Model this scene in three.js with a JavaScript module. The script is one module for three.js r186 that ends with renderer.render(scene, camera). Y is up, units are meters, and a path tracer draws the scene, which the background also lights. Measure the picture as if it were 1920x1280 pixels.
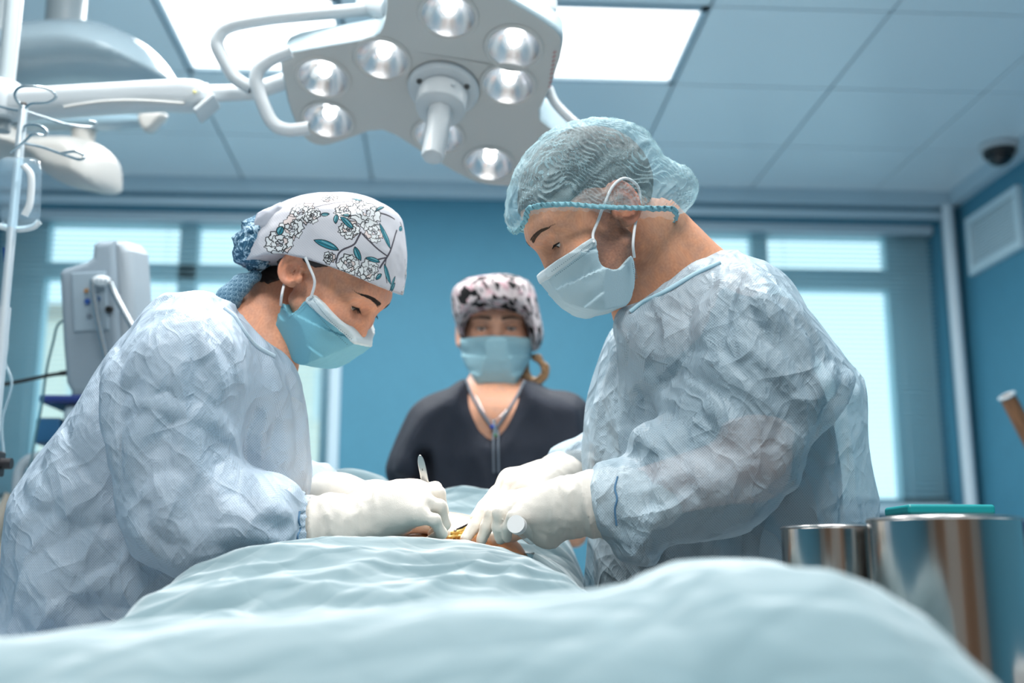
import * as THREE from 'three';
import { mergeGeometries, mergeVertices, toCreasedNormals } from 'three/addons/utils/BufferGeometryUtils.js';
import { RoundedBoxGeometry } from 'three/addons/geometries/RoundedBoxGeometry.js';
import { ImprovedNoise } from 'three/addons/math/ImprovedNoise.js';
import { RectAreaLightUniformsLib } from 'three/addons/lights/RectAreaLightUniformsLib.js';

RectAreaLightUniformsLib.init();
// ------------------------------------------------------------------ camera, sky, exposure
const scene = new THREE.Scene();
const FOCAL = 2100;                                     // focal length in pixels of a 1920 x 1280 frame
const camera = new THREE.PerspectiveCamera(2 * Math.atan(640 / FOCAL) * 180 / Math.PI, 1.5, 0.05, 200);
camera.rotation.order = 'YXZ';
camera.position.set(0, 1.05, 0);
camera.rotation.set(11.7 * Math.PI / 180, -3.4 * Math.PI / 180, 0);
camera.focus = 1.42;
camera.userData.fStop = 2.8;
camera.updateMatrixWorld(true);
scene.add(camera);

const renderer = new THREE.WebGLRenderer({ antialias: true });
renderer.toneMapping = THREE.LinearToneMapping;
renderer.toneMappingExposure = 1.0;
renderer.shadowMap.enabled = true;
scene.background = new THREE.Color().setRGB(0.72, 0.95, 1.03);   // bright overcast sky
scene.backgroundIntensity = 1.5;

const CEILING_PANEL = 33.0;      // radiance of the ceiling panels
const THEATRE_SPOT = 1.25;       // candela of each reflector of the theatre lamp

// ------------------------------------------------------------------ helpers
const M4 = camera.matrixWorld.clone();
// a point of the set given by where it is seen from the tripod and how far away it is (metres along the view axis)
const K = (px, py, d) => [(px - 960) / FOCAL * d, (640 - py) / FOCAL * d, -d];          // in the tripod's frame
const V = (a) => new THREE.Vector3(a[0], a[1], a[2]);
const P = (px, py, d) => V(K(px, py, d)).applyMatrix4(M4);                              // in the world
const M4i = M4.clone().invert();
const Wf = (x, y, z) => { const v = new THREE.Vector3(x, y, z).applyMatrix4(M4i); return [v.x, v.y, v.z]; };
const noise = new ImprovedNoise();
const N3 = (x, y, z) => noise.noise(x + 31.7, y + 17.3, z + 53.1);
let seed = 12345;
const rnd = () => { seed = (seed * 1664525 + 1013904223) >>> 0; return seed / 4294967296; };
const rr = (a, b) => a + (b - a) * rnd();
const lin = (r, g, b) => new THREE.Color().setRGB(r, g, b);
const srgb = (r, g, b) => new THREE.Color().setRGB(r / 255, g / 255, b / 255, THREE.SRGBColorSpace);

const taken = {};
function numbered(name) {
  const n = taken[name] = (taken[name] ?? -1) + 1;
  return n ? `${name}_${String(n).padStart(3, '0')}` : name;
}
function thing(name, label, category, pos = [0, 0, 0], group, kind) {
  const o = new THREE.Group();
  o.name = numbered(name); o.position.set(...pos); scene.add(o);
  o.userData.label = label; o.userData.category = category;
  if (group) o.userData.group = group;
  if (kind) o.userData.kind = kind;
  return o;
}
function structure(name, geo, mat, label, parent = scene) {
  const o = new THREE.Mesh(geo, mat); o.name = name; o.castShadow = o.receiveShadow = true;
  if (parent === scene) { o.userData.kind = 'structure'; o.userData.label = label; o.userData.category = label.split('|')[1] || 'structure'; o.userData.label = label.split('|')[0]; }
  parent.add(o);
  return o;
}
// adds geometry given in world coordinates as a part of a thing or of a part
function part(parent, name, geo, mat, label) {
  const g = Array.isArray(geo) ? join(geo) : geo;
  parent.updateWorldMatrix(true, false);
  g.applyMatrix4(parent.matrixWorld.clone().invert());
  const o = new THREE.Mesh(g, mat); o.name = name; o.castShadow = o.receiveShadow = true;
  if (label) o.userData.label = label;
  parent.add(o);
  return o;
}
function local(parent, name, geo, mat, label) {          // geometry given in the parent's own axes
  const o = new THREE.Mesh(Array.isArray(geo) ? join(geo) : geo, mat); o.name = name; o.castShadow = o.receiveShadow = true;
  if (label) o.userData.label = label;
  parent.add(o);
  return o;
}
function join(list) {
  const L = list.map((g) => { const h = g.index ? g.toNonIndexed() : g; for (const k of Object.keys(h.attributes)) if (!['position', 'normal', 'uv'].includes(k)) h.deleteAttribute(k); if (!h.attributes.uv) h.setAttribute('uv', new THREE.BufferAttribute(new Float32Array(h.attributes.position.count * 2), 2)); return h; });
  return mergeGeometries(L);
}
const box = (w, h, d, x = 0, y = 0, z = 0, r = 0) => (r ? new RoundedBoxGeometry(w, h, d, 3, r) : new THREE.BoxGeometry(w, h, d)).translate(x, y, z);
const boxAB = (x0, y0, z0, x1, y1, z1, r = 0) => box(x1 - x0, y1 - y0, z1 - z0, (x0 + x1) / 2, (y0 + y1) / 2, (z0 + z1) / 2, r);
function tube(pts, r, seg = 48, rad = 10, closed = false, tension = 0.5) {
  const c = new THREE.CatmullRomCurve3(pts.map((p) => p.isVector3 ? p : V(p)), closed, 'catmullrom', tension);
  return new THREE.TubeGeometry(c, seg, r, rad, closed);
}
function rod(a, b, r0, r1 = r0, rad = 16) {               // closed cylinder from a to b
  a = a.isVector3 ? a : V(a); b = b.isVector3 ? b : V(b);
  const d = b.clone().sub(a), g = new THREE.CylinderGeometry(r1, r0, d.length(), rad);
  g.applyQuaternion(new THREE.Quaternion().setFromUnitVectors(new THREE.Vector3(0, 1, 0), d.clone().normalize()));
  return g.translate((a.x + b.x) / 2, (a.y + b.y) / 2, (a.z + b.z) / 2);
}
function lathe(prof, seg = 40) { return new THREE.LatheGeometry(prof.map(([r, y]) => new THREE.Vector2(r, y)), seg); }

// ------------------------------------------------------------------ distance fields and their meshes
const { min, max, abs, sqrt, sin, cos, PI, hypot, exp, floor } = Math;
const clamp = (x, a, b) => x < a ? a : x > b ? b : x;
const step = (a, b, x) => { const t = clamp((x - a) / (b - a), 0, 1); return t * t * (3 - 2 * t); };
const smin = (a, b, k) => { const h = max(k - abs(a - b), 0) / k; return min(a, b) - h * h * k * 0.25; };
const smax = (a, b, k) => -smin(-a, -b, k);
const sCap = (x, y, z, a, b, ra, rb) => {
  const dx = b[0] - a[0], dy = b[1] - a[1], dz = b[2] - a[2], ux = x - a[0], uy = y - a[1], uz = z - a[2];
  const h = clamp((ux * dx + uy * dy + uz * dz) / (dx * dx + dy * dy + dz * dz + 1e-12), 0, 1);
  return sqrt((ux - dx * h) ** 2 + (uy - dy * h) ** 2 + (uz - dz * h) ** 2) - ra - (rb - ra) * h;
};
const sEll = (x, y, z, cx, cy, cz, rx, ry, rz) => {
  const ax = (x - cx) / rx, ay = (y - cy) / ry, az = (z - cz) / rz, k0 = sqrt(ax * ax + ay * ay + az * az);
  const k1 = sqrt((ax / rx) ** 2 + (ay / ry) ** 2 + (az / rz) ** 2);
  return k1 < 1e-6 ? -min(rx, ry, rz) : k0 * (k0 - 1) / k1;
};
const sSph = (x, y, z, cx, cy, cz, r) => sqrt((x - cx) ** 2 + (y - cy) ** 2 + (z - cz) ** 2) - r;
function smoothLoop(pts, sub = 3) {
  const n = pts.length, out = [];
  for (let i = 0; i < n; i++) {
    const [a, b, c, d] = [pts[(i + n - 1) % n], pts[i], pts[(i + 1) % n], pts[(i + 2) % n]];
    for (let s = 0; s < sub; s++) {
      const t = s / sub, t2 = t * t, t3 = t2 * t, q = (k) => 0.5 * (2 * b[k] + (c[k] - a[k]) * t + (2 * a[k] - 5 * b[k] + 4 * c[k] - d[k]) * t2 + (3 * b[k] - a[k] - 3 * c[k] + d[k]) * t3);
      out.push([q(0), q(1)]);
    }
  }
  return out;
}
function polyDist(pts) {                                  // signed distance to a closed outline in its plane
  const n = pts.length, X = Float64Array.from(pts, (p) => p[0]), Y = Float64Array.from(pts, (p) => p[1]);
  return (x, y) => {
    let d = 1e9, s = 1;
    for (let i = 0, j = n - 1; i < n; j = i++) {
      const ex = X[j] - X[i], ey = Y[j] - Y[i], wx = x - X[i], wy = y - Y[i];
      const h = clamp((wx * ex + wy * ey) / (ex * ex + ey * ey + 1e-12), 0, 1), bx = wx - ex * h, by = wy - ey * h, q = bx * bx + by * by;
      if (q < d) d = q;
      const c1 = y >= Y[i], c2 = y < Y[j], c3 = ex * wy > ey * wx;
      if ((c1 && c2 && c3) || (!c1 && !c2 && !c3)) s = -s;
    }
    return s * sqrt(d);
  };
}
// a rounded, filled-out body with the given outline, lying in a plane of a frame: R is how far the rounding reaches in, T the half thickness
function sInflate(pts, w0, R, T, gx = 0, gy = 0, sub = 3) {
  const P2 = smoothLoop(pts, sub), dist = polyDist(P2), m = min(R, T);
  const cx = P2.reduce((s, p) => s + p[0], 0) / P2.length, cy = P2.reduce((s, p) => s + p[1], 0) / P2.length;
  return (x, y, z) => {
    const d = dist(x, y), q = max(0, 1 + d / R), w = (z - w0 - gx * (x - cx) - gy * (y - cy)) / T;
    return (sqrt(q * q + w * w) - 1) * m;
  };
}
// surface nets
function meshField(f, lo, hi, cell) {
  const n = [0, 1, 2].map((k) => Math.ceil((hi[k] - lo[k]) / cell) + 1), [nx, ny, nz] = n;
  const F = new Float32Array(nx * ny * nz), B = 8, rad = B * cell * 0.87 * 1.35;
  for (let bz = 0; bz < nz; bz += B) for (let by = 0; by < ny; by += B) for (let bx = 0; bx < nx; bx += B) {
    const c = f(lo[0] + (bx + B / 2) * cell, lo[1] + (by + B / 2) * cell, lo[2] + (bz + B / 2) * cell), far = abs(c) > rad;
    for (let z = bz; z < min(bz + B, nz); z++) for (let y = by; y < min(by + B, ny); y++) for (let x = bx; x < min(bx + B, nx); x++)
      F[x + nx * (y + ny * z)] = far ? c : f(lo[0] + x * cell, lo[1] + y * cell, lo[2] + z * cell);
  }
  const id = new Int32Array(nx * ny * nz).fill(-1), pos = [], idx = [];
  const E = [[0, 1], [2, 3], [4, 5], [6, 7], [0, 2], [1, 3], [4, 6], [5, 7], [0, 4], [1, 5], [2, 6], [3, 7]];
  const v = new Float64Array(8);
  for (let z = 0; z < nz - 1; z++) for (let y = 0; y < ny - 1; y++) for (let x = 0; x < nx - 1; x++) {
    const o = x + nx * (y + ny * z);
    let m = 0;
    for (let k = 0; k < 8; k++) { v[k] = F[o + (k & 1) + nx * ((k >> 1 & 1) + ny * (k >> 2))]; if (v[k] < 0) m |= 1 << k; }
    if (m === 0 || m === 255) continue;
    let sx = 0, sy = 0, sz = 0, c = 0;
    for (const [a, b] of E) {
      if ((v[a] < 0) === (v[b] < 0)) continue;
      const t = v[a] / (v[a] - v[b]);
      sx += (a & 1) + t * ((b & 1) - (a & 1)); sy += (a >> 1 & 1) + t * ((b >> 1 & 1) - (a >> 1 & 1)); sz += (a >> 2) + t * ((b >> 2) - (a >> 2)); c++;
    }
    id[o] = pos.length / 3;
    pos.push(lo[0] + (x + sx / c) * cell, lo[1] + (y + sy / c) * cell, lo[2] + (z + sz / c) * cell);
  }
  const S = [1, nx, nx * ny];
  for (let z = 1; z < nz - 1; z++) for (let y = 1; y < ny - 1; y++) for (let x = 1; x < nx - 1; x++) {
    const o = x + nx * (y + ny * z), s = F[o] < 0;
    for (let k = 0; k < 3; k++) {
      if (s === F[o + S[k]] < 0) continue;
      const u = S[(k + 1) % 3], w = S[(k + 2) % 3], a = id[o - u - w], b = id[o - w], c = id[o], d = id[o - u];
      if (a < 0 || b < 0 || c < 0 || d < 0) continue;
      if (s) idx.push(a, b, c, a, c, d); else idx.push(a, c, b, a, d, c);
    }
  }
  const g = new THREE.BufferGeometry();
  g.setAttribute('position', new THREE.Float32BufferAttribute(pos, 3));
  g.setIndex(idx);
  g.computeVertexNormals();
  return g;
}
// texture coordinates in metres from the three planes of the thing's own axes; each face takes the plane it faces most
function boxUV(g, scale = 1) {
  const h = g.index ? g.toNonIndexed() : g, p = h.attributes.position, uv = new Float32Array(p.count * 2), a = new THREE.Vector3(), b = new THREE.Vector3(), c = new THREE.Vector3();
  for (let i = 0; i < p.count; i += 3) {
    a.fromBufferAttribute(p, i); b.fromBufferAttribute(p, i + 1).sub(a); c.fromBufferAttribute(p, i + 2).sub(a); b.cross(c);
    const [nx, ny, nz] = [abs(b.x), abs(b.y), abs(b.z)], k = nx > ny && nx > nz ? 0 : ny > nz ? 1 : 2;
    for (let j = 0; j < 3; j++) {
      const x = p.getX(i + j), y = p.getY(i + j), z = p.getZ(i + j);
      uv[(i + j) * 2] = (k === 0 ? z : x) * scale; uv[(i + j) * 2 + 1] = (k === 1 ? z : y) * scale;
    }
  }
  h.setAttribute('uv', new THREE.BufferAttribute(uv, 2));
  return h;
}
const noUV = (g) => { if (!g.attributes.uv) g.setAttribute('uv', new THREE.BufferAttribute(new Float32Array(g.attributes.position.count * 2), 2)); return g; };
const boundsOf = (pts, pad) => [[0, 1, 2].map((k) => min(...pts.map((p) => p[k])) - pad), [0, 1, 2].map((k) => max(...pts.map((p) => p[k])) + pad)];

// ------------------------------------------------------------------ textures
function dataTex(n, fn, srgbSpace, rep = 1) {
  const a = new Uint8Array(n * n * 4);
  for (let y = 0; y < n; y++) for (let x = 0; x < n; x++) {
    const c = fn(x / n, y / n), o = 4 * (x + n * y);
    for (let k = 0; k < 3; k++) a[o + k] = clamp(Array.isArray(c) ? c[k] : c, 0, 1) * 255;
    a[o + 3] = 255;
  }
  const t = new THREE.DataTexture(a, n, n); t.magFilter = t.minFilter = THREE.LinearFilter; t.wrapS = t.wrapT = THREE.RepeatWrapping;
  if (srgbSpace) t.colorSpace = THREE.SRGBColorSpace;
  t.repeat.set(rep, rep); t.needsUpdate = true;
  return t;
}
const wrapN = (u, v, f, s = 0) => {                       // noise that repeats
  const a = u * 2 * PI, b = v * 2 * PI, r = f / (2 * PI);
  return N3(cos(a) * r + s, sin(a) * r + cos(b) * r * 0.7, sin(b) * r + s * 1.7);
};
// bonded nonwoven: staggered rows of pressed dots, 3.2 mm apart, and loose fibres
const nonwovenBump = dataTex(256, (u, v) => {
  const row = floor(v * 14), fu = (u * 8 + (row % 2) * 0.5) % 1 - 0.5, fv = (v * 14) % 1 - 0.5, d = hypot(fu * 1.0, fv * 0.85);
  return 0.75 - 0.55 * step(0.36, 0.2, d) + 0.12 * wrapN(u, v, 40);
}, false, 1 / 0.026);
const nonwovenTint = dataTex(256, (u, v) => {
  const row = floor(v * 14), fu = (u * 8 + (row % 2) * 0.5) % 1 - 0.5, fv = (v * 14) % 1 - 0.5, d = hypot(fu, fv * 0.85);
  const k = 1 - 0.13 * step(0.36, 0.2, d) + 0.04 * wrapN(u, v, 30); return [k, k, k];
}, true, 1 / 0.026);
const crinkleBump = dataTex(512, (u, v) => {
  let h = 0, a = 0.5;
  for (let k = 0; k < 4; k++) { h += a * (1 - 2 * abs(wrapN(u, v, 6 * 2 ** k, k * 7.1))); a *= 0.5; }
  return 0.5 + 0.5 * h;
}, false, 1 / 0.16);
const fineNoise = dataTex(256, (u, v) => 0.5 + 0.35 * wrapN(u, v, 60) + 0.25 * wrapN(u, v, 22, 5), false, 1 / 0.03);
const skinBump = dataTex(256, (u, v) => 0.5 + 0.4 * wrapN(u, v, 70, 3) + 0.2 * wrapN(u, v, 25, 9), false, 1 / 0.025);
const skinTint = dataTex(256, (u, v) => { const a = wrapN(u, v, 9, 2), b = wrapN(u, v, 34, 4); return [0.94 + 0.05 * a + 0.04 * b, 0.93 + 0.02 * a + 0.06 * b, 0.92 - 0.02 * a + 0.06 * b]; }, true, 1 / 0.09);

// creased sheet: long sharp-crested ridges that run in a few directions and fade in and out, with the pressed dots of the nonwoven on top
function tileNoise(X, Y, px, py, sd) {
  const h1 = (i, j) => { i = ((i % px) + px) % px; j = ((j % py) + py) % py; let h = Math.imul(i + 7, 374761393) ^ Math.imul(j + 13, 668265263) ^ Math.imul(sd + 3, 1274126177); h = Math.imul(h ^ (h >>> 13), 1274126177); h ^= h >>> 16; return (h >>> 0) / 4294967296 * 2 * Math.PI; };
  const i = Math.floor(X), j = Math.floor(Y), u = X - i, v = Y - j, su = u * u * u * (u * (6 * u - 15) + 10), sv = v * v * v * (v * (6 * v - 15) + 10);
  const g = (a, b) => { const t = h1(i + a, j + b); return Math.cos(t) * (u - a) + Math.sin(t) * (v - b); };
  const a = g(0, 0), b = g(1, 0), c = g(0, 1), d = g(1, 1);
  return (a + (b - a) * su + (c + (d - c) * su - a - (b - a) * su) * sv) * 1.4;
}
function creaseHeight(n, layers, dots) {                  // layers: a, b, c, d (X = a u + b v, Y = c u + d v), periods, height, seed
  const F = new Float32Array(n * n * 4);
  for (const [a, b, c, d, px, py, wt, sd] of layers) for (let y = 0; y < n; y++) for (let x = 0; x < n; x++) {
    const u = x / n, v = y / n, X = a * u + b * v, Y = c * u + d * v, w = 0.35 * tileNoise(Y * 2, X, py * 2, px, sd + 50), m = tileNoise(X, Y, px, py, sd + 90) * 0.9 + 0.6;
    F[4 * (x + n * y)] += wt * Math.max(0, m) * (1 - Math.min(1, 2.2 * Math.abs(tileNoise(X + w, Y, px, py, sd)))) ** 1.5;
  }
  for (let i = 0; i < n * n; i++) {
    if (dots) { const u = (i % n) / n, v = Math.floor(i / n) / n, row = Math.floor(v * 176), fu = (u * 100 + (row % 2) * 0.5) % 1 - 0.5, fv = (v * 176) % 1 - 0.5; F[4 * i] -= dots * (Math.hypot(fu, fv * 0.85) < 0.28 ? 1 : 0); }
    F[4 * i + 1] = F[4 * i + 2] = F[4 * i]; F[4 * i + 3] = 1;
  }
  const t = new THREE.DataTexture(F, n, n, THREE.RGBAFormat, THREE.FloatType); t.magFilter = t.minFilter = THREE.LinearFilter; t.wrapS = t.wrapT = THREE.RepeatWrapping; t.repeat.set(1 / 0.32, 1 / 0.32); t.needsUpdate = true;
  return t;
}
const gownCrease = creaseHeight(1024, [[6, 0, 0, 2, 6, 2, 0.35, 1], [4, 4, 1, -1, 4, 1, 0.3, 11], [5, -5, 2, 2, 5, 2, 0.3, 21], [14, 0, 0, 6, 14, 6, 0.12, 31], [11, 11, 4, -4, 11, 4, 0.12, 41], [30, -10, 8, 16, 10, 8, 0.05, 51]], 0.008);
const sheetCrease = creaseHeight(512, [[2, 0, 0, 4, 2, 4, 0.4, 61], [3, 3, 1, -1, 3, 1, 0.3, 71], [5, -5, 2, 2, 5, 2, 0.15, 81]], 0);

const std = (color, roughness = 0.6, o = {}) => new THREE.MeshPhysicalMaterial({ color, roughness, ...o });
// ------------------------------------------------------------------ the room
const wallTex = dataTex(256, (u, v) => { const k = 0.98 + 0.014 * wrapN(u, v, 12) + 0.014 * wrapN(u, v, 50, 4); return [k, k, k]; }, true, 1 / 1.1);
const paint = std(lin(0.06, 0.25, 0.37), 0.62, { map: wallTex, bumpMap: fineNoise, bumpScale: 0.0003 });
const trimWhite = std(lin(0.48, 0.64, 0.74), 0.45);
const frameMat = std(lin(0.38, 0.62, 0.70), 0.4);
const slatMat = std(lin(0.42, 0.62, 0.70), 0.5);
const tileMats = [0, 1, 2].map((k) => std(lin(0.72 + 0.012 * k, 0.84 + 0.012 * k, 0.91 + 0.012 * k), 0.34));
const X0 = -3.2, X1 = 2.33, ZB = -4.8, ZF = 2.2, CEIL = 2.76;

structure('floor', boxAB(X0 - 0.2, -0.15, ZB - 0.3, X1 + 0.2, 0, ZF + 0.2), std(lin(0.74, 0.79, 0.80), 0.4, { map: wallTex }), 'pale grey vinyl operating room floor|floor');
// back wall with two window openings
const WIN = [{ x0: -2.0, x1: -0.5 }, { x0: 0.83, x1: 2.26 }], SILL = 1.33, HEAD = 2.64, ZO = ZB - 0.32;
structure('wall_back', join([
  boxAB(X0 - 0.2, 0, ZO, X1 + 0.2, SILL, ZB), boxAB(X0 - 0.2, HEAD, ZO, X1 + 0.2, CEIL + 0.2, ZB),
  boxAB(X0 - 0.2, SILL, ZO, WIN[0].x0, HEAD, ZB), boxAB(WIN[0].x1, SILL, ZO, WIN[1].x0, HEAD, ZB), boxAB(WIN[1].x1, SILL, ZO, X1 + 0.2, HEAD, ZB)].map((g) => boxUV(g))),
  paint, 'blue painted wall with the two windows|wall');
structure('wall_left', boxUV(boxAB(X0 - 0.2, 0, ZB, X0, CEIL + 0.2, ZF)), paint, 'blue painted left wall|wall');
structure('wall_right', boxUV(boxAB(X1, 0, ZB, X1 + 0.2, CEIL + 0.2, ZF)), paint, 'deep blue right wall with the vent grille|wall');
structure('wall_front', boxUV(boxAB(X0 - 0.2, 0, ZF, X1 + 0.2, CEIL + 0.2, ZF + 0.2)), std(lin(0.34, 0.30, 0.27), 0.6, { map: wallTex }), 'warm grey wall behind the viewer|wall');
const ceiling = structure('ceiling', boxAB(X0 - 0.2, CEIL + 0.03, ZB - 0.2, X1 + 0.2, CEIL + 0.2, ZF + 0.2), std(lin(0.30, 0.42, 0.48), 0.6), 'suspended ceiling of square satin metal tiles|ceiling');
// panel columns and rows lie on the tile grid
const TX = 0.23, TZ = -3.13, TP = 0.57, TQ = 0.563, panelAt = [];
for (let i = -7; i <= 4; i++) for (let j = -10; j <= 4; j++) {
  const xa = max(TX + i * TP, X0), xb = min(TX + (i + 1) * TP, X1), zb = min(TZ + (-j) * TQ, ZF), za = max(TZ - (j + 1) * TQ, ZB);
  if (xb - xa < 0.05 || zb - za < 0.05) continue;
  const row = j === 0 || j === -3 || j === -6;
  if (row && (i === 0 || i === -2)) { panelAt.push([xa, xb, za, zb, j]); continue; }
  const g = new RoundedBoxGeometry(xb - xa - 0.007, 0.03, zb - za - 0.007, 1, 0.004).translate((xa + xb) / 2, CEIL + 0.015, (za + zb) / 2);
  const t = local(ceiling, 'ceiling_tile', boxUV(g), tileMats[(i * 5 + j * 3 + 60) % 3]); t.name = 'ceiling_tile';
}
const glow = new THREE.MeshStandardMaterial({ color: 0x999999, emissive: lin(1, 1, 0.98), emissiveIntensity: 2.2 });
const tubeGlow = new THREE.MeshStandardMaterial({ color: 0x999999, emissive: lin(1, 1, 1), emissiveIntensity: 2.6 });
for (const [xa, xb, za, zb, j] of panelAt) {
  const seen = j === 0, cx = (xa + xb) / 2, cz = (za + zb) / 2;
  const t = thing('ceiling_light', seen ? (cx < 0 ? 'lit square ceiling panel behind the tubular lamp handles' : 'lit square ceiling panel to the right of the theatre lamp')
    : `lit square ceiling panel ${['above the tables', 'above the viewer', 'behind the viewer'][min(2, -j / 3 - 1)]} on the ${cx < 0 ? 'window-corner' : 'vent'} side`, 'ceiling light', [cx, CEIL, cz], 'square ceiling light panels');
  const w = xb - xa - 0.012, d = zb - za - 0.012;
  local(t, 'frame', [box(w, 0.03, 0.02, 0, 0.012, d / 2 - 0.01), box(w, 0.03, 0.02, 0, 0.012, -d / 2 + 0.01), box(0.02, 0.03, d, w / 2 - 0.01, 0.012, 0), box(0.02, 0.03, d, -w / 2 + 0.01, 0.012, 0)], trimWhite);
  local(t, 'diffuser', box(w - 0.04, 0.008, d - 0.04, 0, 0.012, 0), glow);
  for (let k = 0; k < 4; k++) local(t, 'led_strip', box(w - 0.06, 0.004, 0.05, 0, 0.0075, (k - 1.5) * 0.125), tubeGlow);
  const L = new THREE.RectAreaLight(lin(1.0, 0.99, 0.965), CEILING_PANEL, w - 0.04, d - 0.04);
  L.position.set(cx, CEIL - 0.012, cz); L.rotation.x = -PI / 2; L.castShadow = true; L.name = 'panel_light'; scene.add(L);
}
// cornice, casings, riser pipe
structure('trim_1', boxAB(X0, CEIL - 0.065, ZB, X1, CEIL, ZB + 0.05), trimWhite, 'pale cornice along the window wall|trim');
structure('trim_2', boxAB(X1 - 0.05, CEIL - 0.065, ZB + 0.05, X1, CEIL, ZF), trimWhite, 'pale cornice along the right wall|trim');
structure('trim_3', boxAB(X0, CEIL - 0.065, ZB + 0.05, X0 + 0.05, CEIL, ZF), trimWhite, 'pale cornice along the left wall|trim');
structure('trim_4', rod([2.27, 0, ZB + 0.05], [2.27, CEIL - 0.065, ZB + 0.05], 0.026), std(lin(0.62, 0.74, 0.82), 0.35), 'white vertical riser pipe in the right corner|pipe');
WIN.forEach((w, k) => {
  const o = new THREE.Group(); o.name = `window_${k + 1}`; o.userData = { kind: 'structure', label: k ? 'window with lowered blind on the right, beside the riser pipe' : 'window with lowered blind on the left, behind the monitor', category: 'window' }; scene.add(o);
  const zf = ZB - 0.24, fr = [], wide = 0.2;
  // frame: stiles, head, sill rail, transom, mullion
  const a = w.x0, b = w.x1, outerL = k ? 0.06 : wide, outerR = k ? wide : 0.06;
  const mull = k ? [1.42, 1.492] : [-1.215, -1.135];
  part(o, 'window_frame', [boxAB(a, SILL, zf, a + outerL, HEAD, zf + 0.07), boxAB(b - outerR, SILL, zf, b, HEAD, zf + 0.07), boxAB(a, SILL, zf, b, SILL + 0.05, zf + 0.07), boxAB(a, HEAD - 0.04, zf, b, HEAD, zf + 0.07),
    boxAB(a, 2.345, zf - 0.005, b, 2.345 + (k ? 0.10 : 0.075), zf + 0.075), boxAB(mull[0], SILL, zf - 0.005, mull[1], HEAD, zf + 0.075)], frameMat);
  const glass = new THREE.MeshPhysicalMaterial({ color: lin(0.90, 0.98, 1), roughness: 0.02, transmission: 1, thickness: 0, ior: 1.45 });
  for (const [x0, x1] of [[a + outerL, mull[0]], [mull[1], b - outerR]]) for (const [y0, y1] of [[SILL + 0.05, 2.345], [2.42, HEAD - 0.04]]) part(o, 'pane', boxAB(x0, y0, zf + 0.03, x1, y1, zf + 0.034), glass);
  part(o, 'window_sill', boxAB(a - 0.02, SILL - 0.03, ZB - 0.17, b + 0.02, SILL + 0.004, ZB + 0.05, 0.005), trimWhite);
  part(o, 'casing', [boxAB(a - 0.045, SILL, ZB - 0.01, a, HEAD + 0.03, ZB + 0.015), boxAB(b, SILL, ZB - 0.01, b + 0.045, HEAD + 0.03, ZB + 0.015), boxAB(a - 0.045, HEAD, ZB - 0.01, b + 0.045, HEAD + 0.035, ZB + 0.015)], trimWhite);
  // blind
  const bl = thing('window_blind', k ? 'pale slatted blind lowered over the right window' : 'pale slatted blind lowered over the left window', 'blind', [(a + b) / 2, HEAD, ZB - 0.1]);
  part(bl, 'head_rail', boxAB(a + 0.01, HEAD - 0.045, ZB - 0.12, b - 0.01, HEAD - 0.004, ZB - 0.075), trimWhite);
  const sl = box(b - a - 0.03, 0.0016, 0.021).rotateX(0.1);
  for (let y = HEAD - 0.06, n = 0; y > SILL + 0.035; y -= 0.0225, n++) { const s = local(bl, 'slat', sl, slatMat); s.position.set(rr(-0.001, 0.001), y - HEAD, 0); }
  part(bl, 'bottom_rail', boxAB(a + 0.015, SILL + 0.012, ZB - 0.11, b - 0.015, SILL + 0.026, ZB - 0.09), slatMat);
  for (const f of [0.13, 0.5, 0.87]) part(bl, 'ladder_cord', rod([a + (b - a) * f, SILL + 0.02, ZB - 0.089], [a + (b - a) * f, HEAD - 0.03, ZB - 0.089], 0.0012, 0.0012, 5), slatMat);
});
// wooden doors behind the viewer, mirrored in the steel
const woodTex = dataTex(256, (u, v) => { const k = 0.8 + 0.25 * wrapN(u, v * 0.15, 40) + 0.12 * wrapN(u, v, 9, 3); return [k, k * 0.97, k * 0.92]; }, true, 1);
const wood = std(lin(0.30, 0.15, 0.075), 0.5, { map: woodTex });
for (let k = 0; k < 2; k++) {
const door = new THREE.Group(); door.name = `door_${k + 1}`; door.userData = { kind: 'structure', label: k ? 'brown wooden door behind the viewer, nearer the left wall' : 'brown wooden door behind the viewer, nearer the right wall', category: 'door' }; scene.add(door);
part(door, 'door_leaf', boxUV(boxAB(0.35, 0.01, ZF - 0.06, 1.25, 2.1, ZF - 0.01)), wood);
part(door, 'door_frame', [boxAB(0.27, 0, ZF - 0.07, 0.35, 2.18, ZF), boxAB(1.25, 0, ZF - 0.07, 1.33, 2.18, ZF), boxAB(0.27, 2.1, ZF - 0.07, 1.33, 2.18, ZF)], std(lin(0.35, 0.2, 0.11), 0.5));
part(door, 'door_handle', [rod([0.43, 1.03, ZF - 0.06], [0.43, 1.03, ZF - 0.11], 0.009), rod([0.43, 1.03, ZF - 0.105], [0.55, 1.03, ZF - 0.105], 0.009)], std(lin(0.6, 0.6, 0.6), 0.3, { metalness: 1 }));
door.position.x = k * -2.2;
}

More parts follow.
